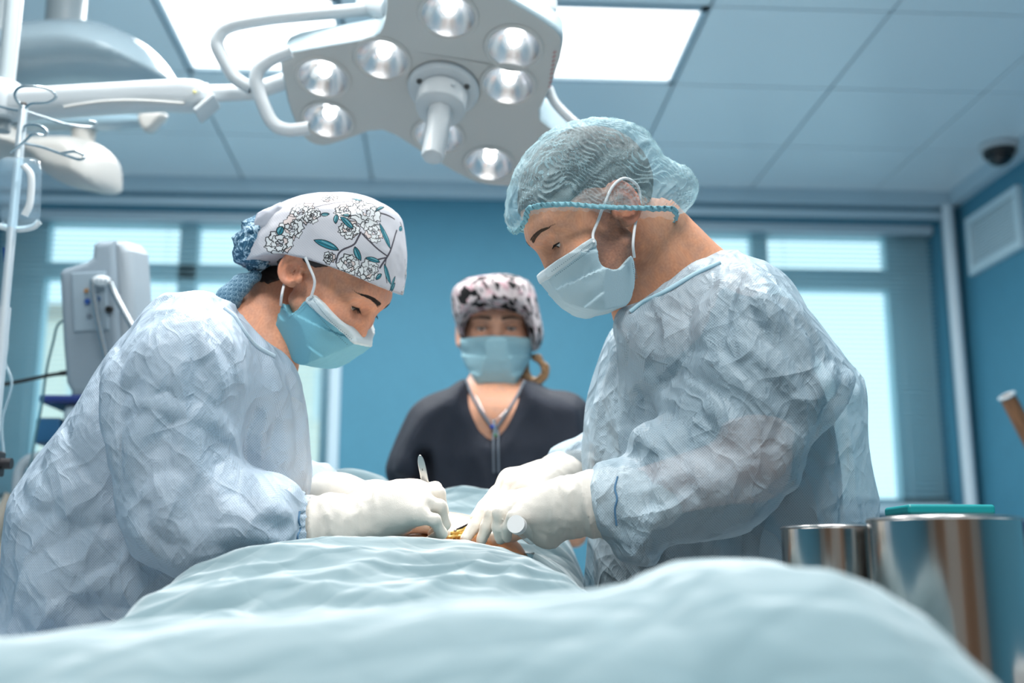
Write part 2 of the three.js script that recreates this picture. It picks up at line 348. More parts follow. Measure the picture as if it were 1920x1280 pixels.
// vent grille on the right wall
const vent = thing('vent_grille', 'pale louvred vent grille high on the right wall', 'vent', [X1 - 0.012, 2.47, -4.44]);
const ventMat = std(lin(0.50, 0.66, 0.74), 0.45);
local(vent, 'frame', [box(0.024, 0.035, 0.46, 0, 0.1125, 0), box(0.024, 0.035, 0.46, 0, -0.1125, 0), box(0.024, 0.19, 0.035, 0, 0, 0.2125), box(0.024, 0.19, 0.035, 0, 0, -0.2125)], ventMat);
local(vent, 'backing', box(0.004, 0.21, 0.41, 0.008, 0, 0), std(lin(0.05, 0.13, 0.19), 0.7));
const louv = box(0.0016, 0.0085, 0.405).rotateZ(0.5);
for (let k = 0; k < 15; k++) { const l = local(vent, 'louvre', louv, ventMat); l.position.set(0, -0.097 + k * 0.0138, 0); }

// dome camera on the ceiling by the right wall
const dome = thing('dome_camera', 'black dome security camera on the ceiling at the right edge', 'camera', [2.235, CEIL, -4.18]);
local(dome, 'base', lathe([[0, 0], [0.075, 0], [0.078, -0.012], [0.072, -0.024], [0, -0.024]]), std(lin(0.6, 0.66, 0.7), 0.4));
local(dome, 'housing_ring', lathe([[0.062, -0.022], [0.066, -0.03], [0.062, -0.05], [0.054, -0.052], [0.054, -0.024]]), std(lin(0.02, 0.022, 0.025), 0.35));
local(dome, 'dome', lathe([...Array(9)].map((_, k) => [0.053 * cos(k * PI / 16), -0.045 - 0.045 * sin(k * PI / 16)])), std(lin(0.012, 0.014, 0.018), 0.08));

// houses outside, far beyond the glass
const house = thing('building', 'sunlit cream brick building seen through the left window', 'building', [-7.5, -6, -32]);
const brickTex = dataTex(256, (u, v) => { const r = floor(v * 32), e = min((u * 16 + (r % 2) * 0.5) % 1, 1) < 0.06 || (v * 32) % 1 < 0.14, k = 0.9 + 0.1 * wrapN(u, v, 30); return e ? [0.97, 0.95, 0.92] : [k, k * 0.955, k * 0.885]; }, true, 1 / 2.4);
part(house, 'wall', boxUV(boxAB(-14, -6, -36, -2.2, 8.2, -32)), std(lin(0.95, 0.94, 0.93), 0.9, { map: brickTex }));
part(house, 'roof_edge', boxAB(-14.1, 8.2, -36, -2.1, 8.6, -31.8), std(lin(0.42, 0.36, 0.3), 0.8));
const pane = std(lin(0.6, 0.66, 0.68), 0.4), lint = std(lin(0.8, 0.77, 0.7), 0.8);
for (let i = 0; i < 5; i++) for (let j = 0; j < 4; j++) {
  const x = -13 + i * 2.3, y = -4 + j * 3.1;
  const wn = part(house, 'window', [boxAB(x - 0.05, y - 0.05, -32.02, x + 1.25, y + 0.05, -31.92), boxAB(x - 0.05, y + 1.5, -32.02, x + 1.25, y + 1.6, -31.92), boxAB(x - 0.05, y, -32.02, x + 0.05, y + 1.5, -31.92), boxAB(x + 1.15, y, -32.02, x + 1.25, y + 1.5, -31.92), boxAB(x + 0.56, y, -32.02, x + 0.64, y + 1.5, -31.93)], lint);
  part(wn, 'pane', boxAB(x, y, -32.01, x + 1.2, y + 1.5, -31.97), pane);
}
// ------------------------------------------------------------------ theatre lamp
const lampBody = std(lin(0.52, 0.53, 0.52), 0.42), lampWhite = std(lin(0.56, 0.61, 0.64), 0.38), lampGrey = std(lin(0.30, 0.36, 0.39), 0.4), chrome = std(lin(0.85, 0.86, 0.88), 0.22, { metalness: 1 });
const steel = std(lin(0.55, 0.54, 0.53), 0.24, { metalness: 1 });
{
  const n = new THREE.Vector3(-0.1, -0.92, 0.36).normalize(), O = P(832, 165, 2.05);
  const ex = new THREE.Vector3(1, 0, 0).addScaledVector(n, -n.x).normalize(), ez = new THREE.Vector3().crossVectors(ex, n.clone().negate());
  const lamp = thing('theatre_lamp', 'grey three-lobed surgical theatre lamp with lit round reflectors on a white arm', 'lamp', [O.x, O.y, O.z]);
  lamp.quaternion.setFromRotationMatrix(new THREE.Matrix4().makeBasis(ex, n.clone().negate(), ez)); lamp.updateMatrixWorld(true);
  const inv = lamp.matrixWorld.clone().invert(), eye = new THREE.Vector3(0, 0, 0).applyMatrix4(M4);
  const onFace = (px, py, h = 0) => { const r = P(px, py, 1).sub(eye), e = eye.clone().applyMatrix4(inv), d = r.transformDirection(inv), t = (h - e.y) / d.y; return e.addScaledVector(d, t); };   // place on the lamp's face plane
  const outline = [[530, 108], [536, 160], [548, 210], [572, 258], [605, 272], [645, 262], [718, 243], [800, 290], [880, 335], [930, 347], [1000, 346], [1062, 330], [1100, 282], [1012, 226], [1030, 165], [1052, 88], [1038, 55], [960, 5], [880, -40], [800, -60], [735, -30], [722, 40], [700, 70], [620, 86], [560, 97]].map(([x, y]) => { const p = onFace(x, y); return [p.x, -p.z]; });
  const loop = smoothLoop(outline, 3), lens = [[605, 147], [615, 226], [717, 112], [840, 30], [963, 90], [953, 160], [822, 255], [917, 308], [1046, 296]].map(([x, y]) => onFace(x, y));
  const LR = 0.047, face = new THREE.Shape(loop.map((p) => new THREE.Vector2(...p)));
  for (const l of lens) face.holes.push(new THREE.Path().absarc(l.x, -l.z, LR, 0, 2 * PI, true));
  const slab = new THREE.ExtrudeGeometry(face, { depth: 0.002, bevelEnabled: false, curveSegments: 24 }).rotateX(-PI / 2);
  local(lamp, 'face_plate', slab, lampBody);
  const shrink = (k, y) => new THREE.Shape(loop.map(([x, z]) => new THREE.Vector2(x * k, z * k)));
  // shell: the rim wall and a domed back
  const rings = [[1.0, 0.0], [1.012, 0.004], [1.016, 0.012], [1.0, 0.045], [0.95, 0.062], [0.86, 0.075], [0.5, 0.088], [0.02, 0.092]], sp = [], si = [], m = loop.length;
  rings.forEach(([k, y]) => loop.forEach(([x, z]) => sp.push(x * k, y, -z * k)));
  for (let r = 0; r < rings.length - 1; r++) for (let i = 0; i < m; i++) { const a = r * m + i, b = r * m + (i + 1) % m; si.push(a, a + m, b, b, a + m, b + m); }
  const sg = new THREE.BufferGeometry(); sg.setAttribute('position', new THREE.Float32BufferAttribute(sp, 3)); sg.setIndex(si); sg.computeVertexNormals(); noUV(sg);
  local(lamp, 'housing', sg, std(lin(0.33, 0.43, 0.48), 0.35));
  const bezel = lathe([[LR + 0.007, -0.0005], [LR + 0.005, -0.0035], [LR - 0.0005, -0.003], [LR - 0.002, 0.003]], 36);
  const bowl = lathe([...Array(11)].map((_, k) => { const a = k / 10; return [0.008 + (LR - 0.0095) * a, 0.034 - 0.033 * a * a]; }).reverse(), 36);
  const facets = bowl.clone(); { const p = facets.attributes.position; for (let i = 0; i < p.count; i++) { const x = p.getX(i), z = p.getZ(i), a = Math.atan2(z, x), r = hypot(x, z); p.setY(i, p.getY(i) + 0.0012 * sin(a * 18) * sin(r * 700)); } facets.computeVertexNormals(); }
  const led = new THREE.MeshStandardMaterial({ color: 0xffffff, emissive: lin(1, 0.98, 0.95), emissiveIntensity: 9 });
  const cover = new THREE.MeshPhysicalMaterial({ color: 0xffffff, transmission: 1, thickness: 0, roughness: 0.03, ior: 1.4 });
  const aim = P(800, 985, 1.5);
  for (const l of lens) {
    const r = local(lamp, 'reflector', facets, chrome); r.position.copy(l);
    const b = local(r, 'bezel', bezel, lampBody); const gl = local(r, 'lens_cover', new THREE.CylinderGeometry(LR - 0.002, LR - 0.002, 0.0015, 36).translate(0, 0.001, 0), cover);
    local(r, 'led', new THREE.SphereGeometry(0.0125, 18, 12).translate(0, 0.021, 0), led);
    const s = new THREE.SpotLight(lin(1, 0.93, 0.84), THEATRE_SPOT, 0, 0.165, 0.55, 2), w = l.clone().add(new THREE.Vector3(0, -0.012, 0)).applyMatrix4(lamp.matrixWorld);
    s.position.copy(w); s.target.position.copy(aim); s.castShadow = true; s.shadow.radius = 1.6; s.name = 'reflector_light'; scene.add(s, s.target); s.target.updateMatrixWorld();
  }
  // sterile handle in the middle
  const hub = local(lamp, 'handle_hub', lathe([[0.0, -0.014], [0.058, -0.014], [0.066, -0.006], [0.067, 0.0], [0, 0.0]]), lampWhite);
  for (const a of [0.5, 2.6, 4.7]) local(hub, 'screw', new THREE.CylinderGeometry(0.005, 0.005, 0.004, 12).translate(0.05 * cos(a), -0.0155, 0.05 * sin(a)), std(lin(0.1, 0.1, 0.1), 0.4, { metalness: 0.7 }));
  local(lamp, 'handle_collar', [lathe([[0, -0.06], [0.043, -0.058], [0.046, -0.05], [0.046, -0.018], [0.04, -0.013], [0, -0.013]]), new THREE.CylinderGeometry(0.004, 0.004, 0.005, 10).rotateX(PI / 2).translate(0.02, -0.034, 0.0455)], lampWhite);
  local(lamp, 'sterile_handle', lathe([[0, -0.172], [0.0175, -0.172], [0.0205, -0.168], [0.022, -0.1], [0.024, -0.055], [0, -0.055]], 8), lampWhite);
  // tubular handles
  const TR = 0.0122;
  part(lamp, 'handle_tube', tube([[742, 12], [640, 22], [520, 33], [445, 45], [417, 57], [406, 80], [415, 104], [440, 145], [472, 166]].map(([x, y]) => P(x, y, 2.03)), TR, 90, 14, false, 0.35), lampWhite);
  part(lamp, 'handle_tube', tube([[545, 96], [510, 110], [486, 128], [480, 150], [488, 182], [505, 222], [520, 238], [545, 244], [580, 240]].map(([x, y], i) => P(x, y, 1.99)), TR, 90, 14, false, 0.35), lampWhite);
  part(lamp, 'handle_joint', [rod(P(690, 6, 2.06), P(738, 16, 1.97), 0.024, 0.024, 24), boxAB(-0.03, -0.02, -0.03, 0.03, 0.04, 0.03, 0.01).translate(...P(750, 20, 2.08).toArray())], lampWhite);
  part(lamp, 'handle_tube', tube([[1028, 165], [1040, 192], [1066, 220], [1100, 250], [1115, 270]].map(([x, y]) => P(x, y, 2.06)), 0.009, 40, 12), lampWhite);
  part(lamp, 'handle_joint', [boxAB(-0.02, -0.03, -0.02, 0.02, 0.03, 0.02, 0.008).translate(...P(1022, 2, 2.0).toArray())], lampWhite);
  const red = [];                                             // small red lettering along the edge
  for (let k = 0; k < 9; k++) { const p = onFace(1040 - k * 1.1, 98 + k * 8, -0.0006); for (let i = 0; i < 3; i++) red.push(box(i === 1 ? 0.0012 : 0.004, 0.0006, i === 1 ? 0.0045 : 0.001, p.x + (i - 1) * 0.0012, p.y, p.z + (i - 1) * 0.0018)); }
  local(lamp, 'red_lettering', red, std(lin(0.5, 0.06, 0.06), 0.5), 'small red lettering along the edge');
  // arm to the column
  const A = (x, y) => P(x, y, 2.12), sh = [[-60, 176], [30, 168], [200, 158], [350, 150], [385, 156], [398, 170], [404, 188], [372, 211], [300, 208], [120, 219], [-60, 228]];
  const armF = sInflate(sh.map(([x, y]) => K(x, y, 2.12)), -2.12, 0.018, 0.045, 0, 0, 2), ap = sh.map(([x, y]) => K(x, y, 2.12));
  const bb = boundsOf(ap, 0.06);
  part(lamp, 'arm', noUV(meshField(armF, bb[0], bb[1], 0.006).applyMatrix4(M4)), lampWhite);
  part(lamp, 'arm_groove', tube([[120, 201], [190, 191], [260, 189], [345, 194]].map(([x, y]) => P(x, y, 2.074)), 0.003, 40, 8), lampBody);
  part(lamp, 'arm_end', [rod(A(385, 176), A(478, 172), 0.0165, 0.0155, 24), rod(A(376, 178), A(392, 176), 0.021, 0.021, 24)], lampWhite);
  part(lamp, 'end_flange', [boxAB(-0.024, -0.004, -0.03, 0.024, 0.004, 0.03, 0.003).rotateZ(0.78).translate(...P(388, 203, 2.1).toArray())], lampWhite);
  part(lamp, 'indicator', new THREE.SphereGeometry(0.003, 10, 8).translate(...P(365, 172, 2.074).toArray()), std(lin(0.75, 0.68, 0.2), 0.4));
  part(lamp, 'fork', [rod(P(475, 172, 2.1), P(600, 130, 2.09), 0.016, 0.016, 20)], lampWhite);
  const c0 = P(8, 190, 2.12); part(lamp, 'column', rod([c0.x, c0.y - 0.06, c0.z], [c0.x, CEIL - 0.001, c0.z], 0.016), lampGrey);
  const hubF = sInflate([[-40, 150], [20, 150], [42, 165], [46, 200], [30, 238], [-40, 240]].map(([x, y]) => K(x, y, 2.12)), -2.12, 0.03, 0.055);
  part(lamp, 'column_joint', noUV(meshField(hubF, K(-80, 260, 2.3), [K(70, 0, 2.12)[0], K(0, 130, 2.12)[1], -1.95], 0.007).applyMatrix4(M4)), lampWhite);
}
{ // a second lamp further back, only its arm and part of its head in view
  const o = P(-30, 220, 2.75), s = thing('satellite_lamp', 'blurred beige second lamp with rounded ceiling cover at the upper left edge', 'lamp', [o.x, o.y, o.z]);
  const cream = std(lin(0.50, 0.50, 0.48), 0.4), D = 2.75;
  const infl = (pts, d, R, T, cell = 0.008) => { const q = pts.map(([x, y]) => K(x, y, d)), b = boundsOf(q, T + 0.02); return noUV(meshField(sInflate(q, -d, R, T), b[0], b[1], cell).applyMatrix4(M4)); };
  part(s, 'head', infl([[-60, 215], [20, 235], [70, 262], [120, 262], [168, 264], [196, 282], [207, 310], [203, 357], [165, 357], [118, 343], [78, 312], [20, 292], [-60, 285]], D, 0.04, 0.16), cream);
  part(s, 'neck', [rod(P(155, 268, D), P(158, 236, D), 0.026, 0.03, 24)], cream);
  part(s, 'arm', infl([[-60, 204], [120, 212], [250, 216], [306, 222], [300, 238], [278, 250], [262, 240], [170, 244], [-60, 240]], D, 0.015, 0.04), std(lin(0.28, 0.42, 0.5), 0.4));
  part(s, 'end_flange', infl([[262, 216], [312, 213], [300, 232], [276, 250]], D - 0.03, 0.008, 0.03, 0.006), cream);
  const q = P(-20, 230, D); part(s, 'column', rod([q.x, q.y - 0.05, q.z], [q.x, CEIL - 0.001, q.z], 0.03), lampGrey);
  part(s, 'ceiling_cover', infl([[-80, 62], [60, 52], [170, 46], [232, 62], [282, 92], [312, 126], [322, 158], [260, 168], [160, 160], [60, 168], [-80, 168]], 2.95, 0.10, 0.2), std(lin(0.33, 0.43, 0.49), 0.25));
  const cc = P(120, 60, 2.95); part(s, 'stem', rod([cc.x, cc.y - 0.02, cc.z], [cc.x, CEIL - 0.001, cc.z], 0.05), lampGrey);
}

// ------------------------------------------------------------------ drip stand, bag, monitor, machine on the left
{
  const top = P(44, 200, 1.9), b = [top.x, 0, top.z];
  const s = thing('drip_stand', 'pale metal drip stand with looped hooks at the left edge', 'drip stand', b);
  const mt = std(lin(0.62, 0.70, 0.75), 0.28, { metalness: 0.35 }), wire = std(lin(0.5, 0.58, 0.62), 0.25, { metalness: 0.8 });
  part(s, 'pole', [rod([b[0], 0.05, b[2]], [b[0], top.y - 0.35, b[2]], 0.0105), rod([b[0], top.y - 0.36, b[2]], [b[0], top.y, b[2]], 0.0075)], mt);
  part(s, 'pole_cap', new THREE.SphereGeometry(0.006, 12, 8).translate(top.x, top.y + 0.003, top.z), std(lin(0.02, 0.02, 0.02), 0.5));
  const H = (pts) => tube(pts.map(([x, y, d]) => P(x, y, d ?? 1.9)), 0.0024, 60, 8);
  part(s, 'hook', H([[44, 205], [28, 180, 1.86], [40, 163, 1.82], [85, 165, 1.82], [105, 180, 1.83], [90, 192, 1.84], [60, 194, 1.85], [48, 202, 1.87]]), wire);
  part(s, 'hook', H([[46, 208], [90, 222, 1.93], [130, 234, 1.96], [172, 238, 1.98], [180, 230, 1.98], [168, 227, 1.98]]), wire);
  part(s, 'hook', H([[44, 250], [48, 236, 1.87], [70, 234, 1.85], [88, 245, 1.84], [84, 254, 1.84], [62, 252, 1.84], [45, 266, 1.87], [20, 286, 1.88]]), wire);
  part(s, 'hook', H([[44, 268], [80, 276, 1.87], [120, 290, 1.84], [150, 299, 1.82], [158, 292, 1.82], [140, 284, 1.82], [112, 288, 1.83]]), wire);
  part(s, 'hook', H([[44, 208], [20, 204, 1.93], [0, 199, 1.95], [-30, 190, 1.97]]), wire);
  const cl = P(14, 882, 1.9); part(s, 'clamp', [boxAB(-0.018, -0.02, -0.018, 0.018, 0.02, 0.018, 0.004).translate(b[0], cl.y, b[2]), rod([b[0] + 0.01, cl.y, b[2]], [b[0] + 0.034, cl.y, b[2]], 0.009)], std(lin(0.015, 0.015, 0.02), 0.5));
  for (let k = 0; k < 5; k++) { const a = k * 2 * PI / 5 + 0.3, e = [b[0] + 0.28 * cos(a), 0.035, b[2] + 0.28 * sin(a)]; part(s, 'foot', [rod([b[0], 0.09, b[2]], [e[0], 0.06, e[2]], 0.013), new THREE.SphereGeometry(0.03, 14, 10).translate(e[0], 0.03, e[2])], mt); }
  // bag
  const D = 1.86, bag = thing('infusion_bag', 'clear infusion bag hanging from the drip stand hooks', 'infusion bag', P(38, 425, D).toArray());
  const film = new THREE.MeshPhysicalMaterial({ color: lin(0.85, 0.95, 1), roughness: 0.12, transmission: 0.9, thickness: 0, ior: 1.35 });
  const q = [[2, 300], [40, 296], [74, 302], [76, 360], [72, 415], [58, 428], [20, 430], [4, 418], [0, 360]].map(([x, y]) => K(x, y, D)), bb = boundsOf(q, 0.04);
  part(bag, 'pouch', noUV(meshField(sInflate(q, -D, 0.03, 0.022), bb[0], bb[1], 0.004).applyMatrix4(M4)), film);
  part(bag, 'label', tube([[44, 310], [58, 330], [56, 380], [46, 404]].map(([x, y]) => P(x, y, D - 0.02)), 0.006, 20, 6), std(lin(0.75, 0.8, 0.82), 0.5));
  part(bag, 'bottom_seam', tube([[0, 424], [30, 430], [60, 426], [74, 415]].map(([x, y]) => P(x, y, D)), 0.0055, 30, 8), std(lin(0.75, 0.82, 0.85), 0.35));
  part(bag, 'port', rod(P(18, 428, D), P(16, 468, D), 0.005), std(lin(0.8, 0.85, 0.87), 0.3));
  part(bag, 'flow_clamp', rod(P(12, 464, D), P(14, 512, D), 0.006, 0.005), std(lin(0.03, 0.09, 0.3), 0.4));
  part(bag, 'drip_line', tube([[14, 512], [10, 560], [14, 640], [10, 680], [22, 720], [4, 790], [8, 860]].map(([x, y]) => P(x, y, D)), 0.0025, 60, 7), new THREE.MeshPhysicalMaterial({ color: lin(0.8, 0.92, 0.97), roughness: 0.2, transmission: 0.6, thickness: 0 }));
}
{
  const D = 2.35, m = thing('patient_monitor', 'back of a pale grey patient monitor with stepped top behind the left surgeon', 'monitor', P(205, 735, D).toArray());
  const body = std(lin(0.27, 0.34, 0.40), 0.45), panel = std(lin(0.30, 0.39, 0.46), 0.5), S = D / FOCAL;
  const ext = (pts, depth, bev, z) => { const sh = new THREE.Shape(pts.map(([x, y]) => new THREE.Vector2(...K(x, y, D)))); return new THREE.ExtrudeGeometry(sh, { depth, bevelEnabled: true, bevelSize: bev, bevelThickness: bev, bevelOffset: -bev, bevelSegments: 4 }).translate(0, 0, z).applyMatrix4(M4); };
  part(m, 'rear_housing', ext([[136, 515], [142, 508], [185, 495], [196, 487], [198, 464], [206, 457], [237, 456], [252, 730], [160, 737], [148, 715], [142, 640]], 0.09, 0.012, -D - 0.03), body);
  part(m, 'side_cheek', ext([[234, 456], [250, 457], [263, 474], [268, 540], [273, 640], [274, 725], [246, 735]], 0.10, 0.014, -D - 0.05), std(lin(0.36, 0.42, 0.47), 0.4));
  const pl = part(m, 'connector_panel', ext([[161, 516], [222, 513], [228, 618], [166, 622]], 0.004, 0.002, -D + 0.072), panel);
  for (const [x, y, r, c] of [[163, 545, 4, [0.35, 0.2, 0.1]], [165, 565, 5, [0.02, 0.08, 0.3]], [205, 580, 6, [0.01, 0.01, 0.01]], [168, 592, 4, [0.15, 0.2, 0.25]], [184, 560, 5, [0.05, 0.12, 0.25]]]) part(pl, 'socket', new THREE.CylinderGeometry(r * S, r * S, 0.012, 16).rotateX(PI / 2).translate(...K(x, y, D - 0.078)).applyMatrix4(M4), std(lin(...c), 0.4));
  const hb = part(m, 'handle_mount', new THREE.SphereGeometry(1, 24, 16).scale(17 * S, 10 * S, 0.012).translate(...K(190, 526, D - 0.09)).applyMatrix4(M4), std(lin(0.7, 0.76, 0.8), 0.4));
  for (const x of [182, 190, 198]) part(hb, 'slot', box(0.0025, 0.008, 0.003).translate(...K(x, 526, D - 0.1025)).applyMatrix4(M4), panel);
  part(m, 'bracket_tube', [tube([[174, 524], [175, 545], [184, 600], [200, 672]].map(([x, y]) => P(x, y, D - 0.09)), 0.006, 40, 10), tube([[206, 530], [214, 550], [232, 584], [252, 620]].map(([x, y]) => P(x, y, D - 0.09)), 0.006, 40, 10)], std(lin(0.5, 0.56, 0.6), 0.25, { metalness: 0.8 }));
  const black = std(lin(0.012, 0.014, 0.016), 0.5);
  const ca = part(m, 'cable', tube([[140, 597], [126, 598], [108, 610], [100, 640], [88, 690], [78, 760], [66, 820], [56, 880]].map(([x, y]) => P(x, y, D - 0.02)), 0.0026, 70, 7), std(lin(0.08, 0.2, 0.24), 0.5)); part(ca, 'plug', rod(P(146, 597, D - 0.02), P(130, 597, D - 0.02), 0.010, 0.007), black);
  const cb = part(m, 'cable', tube([[146, 697], [100, 702], [60, 710], [20, 718], [-30, 726]].map(([x, y]) => P(x, y, D - 0.02)), 0.0042, 50, 8), black); part(cb, 'plug', rod(P(150, 696, D - 0.02), P(112, 700, D - 0.02), 0.007, 0.005), black);
  // machine below, with a shelf and a post that carries the monitor
  const g = P(190, 745, 2.5), w = thing('anaesthesia_machine', 'blurred grey machine with navy top under the monitor at the left', 'machine', [g.x, 0, g.z]);
  const x0 = P(120, 760, 2.5).x, x1 = x0 + 0.30, zc = g.z - 0.1, yt = P(190, 757, 2.5).y;
  part(w, 'cabinet', boxAB(x0, 0.09, zc - 0.25, x1, yt, zc + 0.1, 0.015), std(lin(0.36, 0.46, 0.53), 0.45));
  part(w, 'top_shelf', boxAB(x0 - 0.05, yt, zc - 0.26, x1, yt + 0.018, zc + 0.11, 0.006), std(lin(0.01, 0.03, 0.16), 0.4));
  part(w, 'knob', lathe([[0, 0.03], [0.018, 0.03], [0.03, 0.018], [0.032, 0], [0, 0]]).translate(x0 + 0.03, yt + 0.018, zc + 0.04), std(lin(0.1, 0.14, 0.17), 0.5));
  part(w, 'side_module', boxAB(x0 - 0.06, yt - 0.09, zc - 0.1, x0 - 0.004, yt - 0.03, zc + 0.09, 0.008), std(lin(0.015, 0.09, 0.2), 0.4));
  part(w, 'handle', tube([[-0.07, -0.34], [-0.075, -0.16], [-0.05, -0.125], [0.02, -0.115], [0.07, -0.11]].map(([x, y]) => new THREE.Vector3(x0 + x, yt + y, zc + 0.12)), 0.012, 40, 10, false, 0.3), std(lin(0.33, 0.4, 0.45), 0.4));
  part(w, 'hose', tube([[-0.1, -0.2], [-0.13, -0.3], [-0.09, -0.4], [-0.14, -0.55], [-0.1, -0.75]].map(([x, y]) => new THREE.Vector3(x0 + x, yt + y, zc + 0.08)), 0.016, 60, 10), std(lin(0.45, 0.42, 0.36), 0.5));
  part(w, 'post', rod([x0 + 0.10, yt, zc - 0.06], [x0 + 0.10, yt + 0.16, zc - 0.06], 0.02), std(lin(0.4, 0.47, 0.52), 0.35));
  for (const [dx, dz] of [[0.04, -0.2], [0.26, -0.2], [0.04, 0.06], [0.26, 0.06]]) part(w, 'castor', [new THREE.CylinderGeometry(0.045, 0.045, 0.03, 20).rotateZ(PI / 2).translate(x0 + dx, 0.045, zc + dz)], black);
}

// ------------------------------------------------------------------ right side: table, steel pots, box, cart, stand
const TABLE_Y = 0.90;
{
  const tx0 = 0.26, tx1 = 0.98, tz0 = -1.42, tz1 = -0.93;
  const t = thing('instrument_table', 'steel instrument table carrying the pots on the right', 'table', [(tx0 + tx1) / 2, 0, (tz0 + tz1) / 2]);
  part(t, 'table_top', boxAB(tx0, TABLE_Y - 0.03, tz0, tx1, TABLE_Y, tz1, 0.006), steel);
  for (const [x, z] of [[tx0 + 0.03, tz0 + 0.03], [tx1 - 0.03, tz0 + 0.03], [tx0 + 0.03, tz1 - 0.03], [tx1 - 0.03, tz1 - 0.03]]) part(t, 'leg', rod([x, 0, z], [x, TABLE_Y - 0.03, z], 0.014), steel);
  part(t, 'lower_shelf', boxAB(tx0 + 0.02, 0.25, tz0 + 0.02, tx1 - 0.02, 0.265, tz1 - 0.02), steel);
  const brush = dataTex(256, (u, v) => 0.5 + 0.5 * wrapN(u, v * 0.04, 120), false, 1);
  const pot = (px, py, d, r, label) => {
    const c = P(px, py, d), h = c.y - TABLE_Y, o = thing('steel_pot', label, 'pot', [c.x, TABLE_Y, c.z], 'steel pots on the instrument table');
    local(o, 'wall', lathe([[r - 0.003, 0.004], [r - 0.003, h - 0.002], [r - 0.0015, h], [r, h - 0.001], [r, 0.006], [r - 0.005, 0]], 72), std(lin(0.52, 0.50, 0.48), 0.17, { metalness: 1, bumpMap: brush, bumpScale: 0.00006 }));
    local(o, 'bottom', lathe([[0, 0], [r - 0.004, 0], [r - 0.003, 0.004], [0, 0.004]], 48), steel);
    local(o, 'rolled_rim', new THREE.TorusGeometry(r - 0.001, 0.0022, 8, 64).rotateX(PI / 2).translate(0, h, 0), steel);
  };
  pot(1768, 975, 1.12, 0.073, 'large brushed steel pot at the right edge, nearest the viewer');
  pot(1560, 990, 1.24, 0.0555, 'smaller brushed steel pot left of and behind the large one');
  const c = P(1760, 958, 1.33), bx = thing('instrument_box', 'white box with turquoise lid standing behind the large steel pot', 'box', [c.x, TABLE_Y, c.z]);
  local(bx, 'body', box(0.10, c.y - TABLE_Y - 0.008, 0.07, 0, (c.y - TABLE_Y - 0.008) / 2, 0, 0.004), std(lin(0.62, 0.72, 0.75), 0.4));
  local(bx, 'lid', box(0.104, 0.012, 0.074, 0, c.y - TABLE_Y, 0, 0.004), std(lin(0.01, 0.30, 0.32), 0.4));
  const tr = P(1945, 1212, 1.12), ty = TABLE_Y; const tray = thing('instrument_tray', 'white instrument tray at the lower right corner beside the large pot', 'tray', [0.74, TABLE_Y, -1.04]);
  local(tray, 'tray_body', [box(0.16, 0.006, 0.14, 0, 0.003, 0, 0.002), box(0.16, 0.05, 0.004, 0, 0.025, 0.068), box(0.16, 0.05, 0.004, 0, 0.025, -0.068), box(0.004, 0.05, 0.14, -0.078, 0.025, 0), box(0.004, 0.05, 0.14, 0.078, 0.025, 0)], std(lin(0.7, 0.74, 0.76), 0.35));
}
{
  const c = P(1905, 962, 3.2), w = thing('supply_cabinet', 'dark navy supply cabinet at the right edge under the wall', 'cabinet', [X1 - 0.23, 0, c.z]);
  const navy = std(lin(0.012, 0.03, 0.09), 0.4), grey = std(lin(0.16, 0.2, 0.23), 0.4);
  part(w, 'worktop', boxAB(X1 - 0.46, c.y - 0.05, c.z - 0.5, X1 - 0.005, c.y, c.z + 0.5, 0.006), navy);
  part(w, 'body', boxAB(X1 - 0.43, 0.06, c.z - 0.48, X1 - 0.005, c.y - 0.05, c.z + 0.48), grey);
  for (let k = 0; k < 3; k++) { const d = part(w, 'drawer', boxAB(X1 - 0.45, 0.1 + k * 0.33, c.z - 0.46, X1 - 0.43, 0.4 + k * 0.33, c.z + 0.46, 0.005), grey); part(d, 'pull', rod([X1 - 0.47, 0.34 + k * 0.33, c.z - 0.1], [X1 - 0.47, 0.34 + k * 0.33, c.z + 0.1], 0.007), steel); }
  part(w, 'plinth', boxAB(X1 - 0.41, 0, c.z - 0.46, X1 - 0.005, 0.06, c.z + 0.46), navy);
  const a = P(1888, 742, 3.0), b = P(1935, 830, 3.0), st = thing('wooden_rod', 'brown wooden rod leaning in at the right edge before the blue wall', 'rod', [b.x, c.y, b.z]);
  const dir = b.clone().sub(a), e = b.clone().addScaledVector(dir, (b.y - c.y) / (a.y - b.y));
  part(st, 'shaft', rod(a, e, 0.021, 0.023, 20), wood);
  part(st, 'end_ring', new THREE.TorusGeometry(0.021, 0.004, 8, 24).applyQuaternion(new THREE.Quaternion().setFromUnitVectors(new THREE.Vector3(0, 0, 1), dir.clone().normalize())).translate(a.x, a.y, a.z), std(lin(0.4, 0.5, 0.56), 0.3));
}
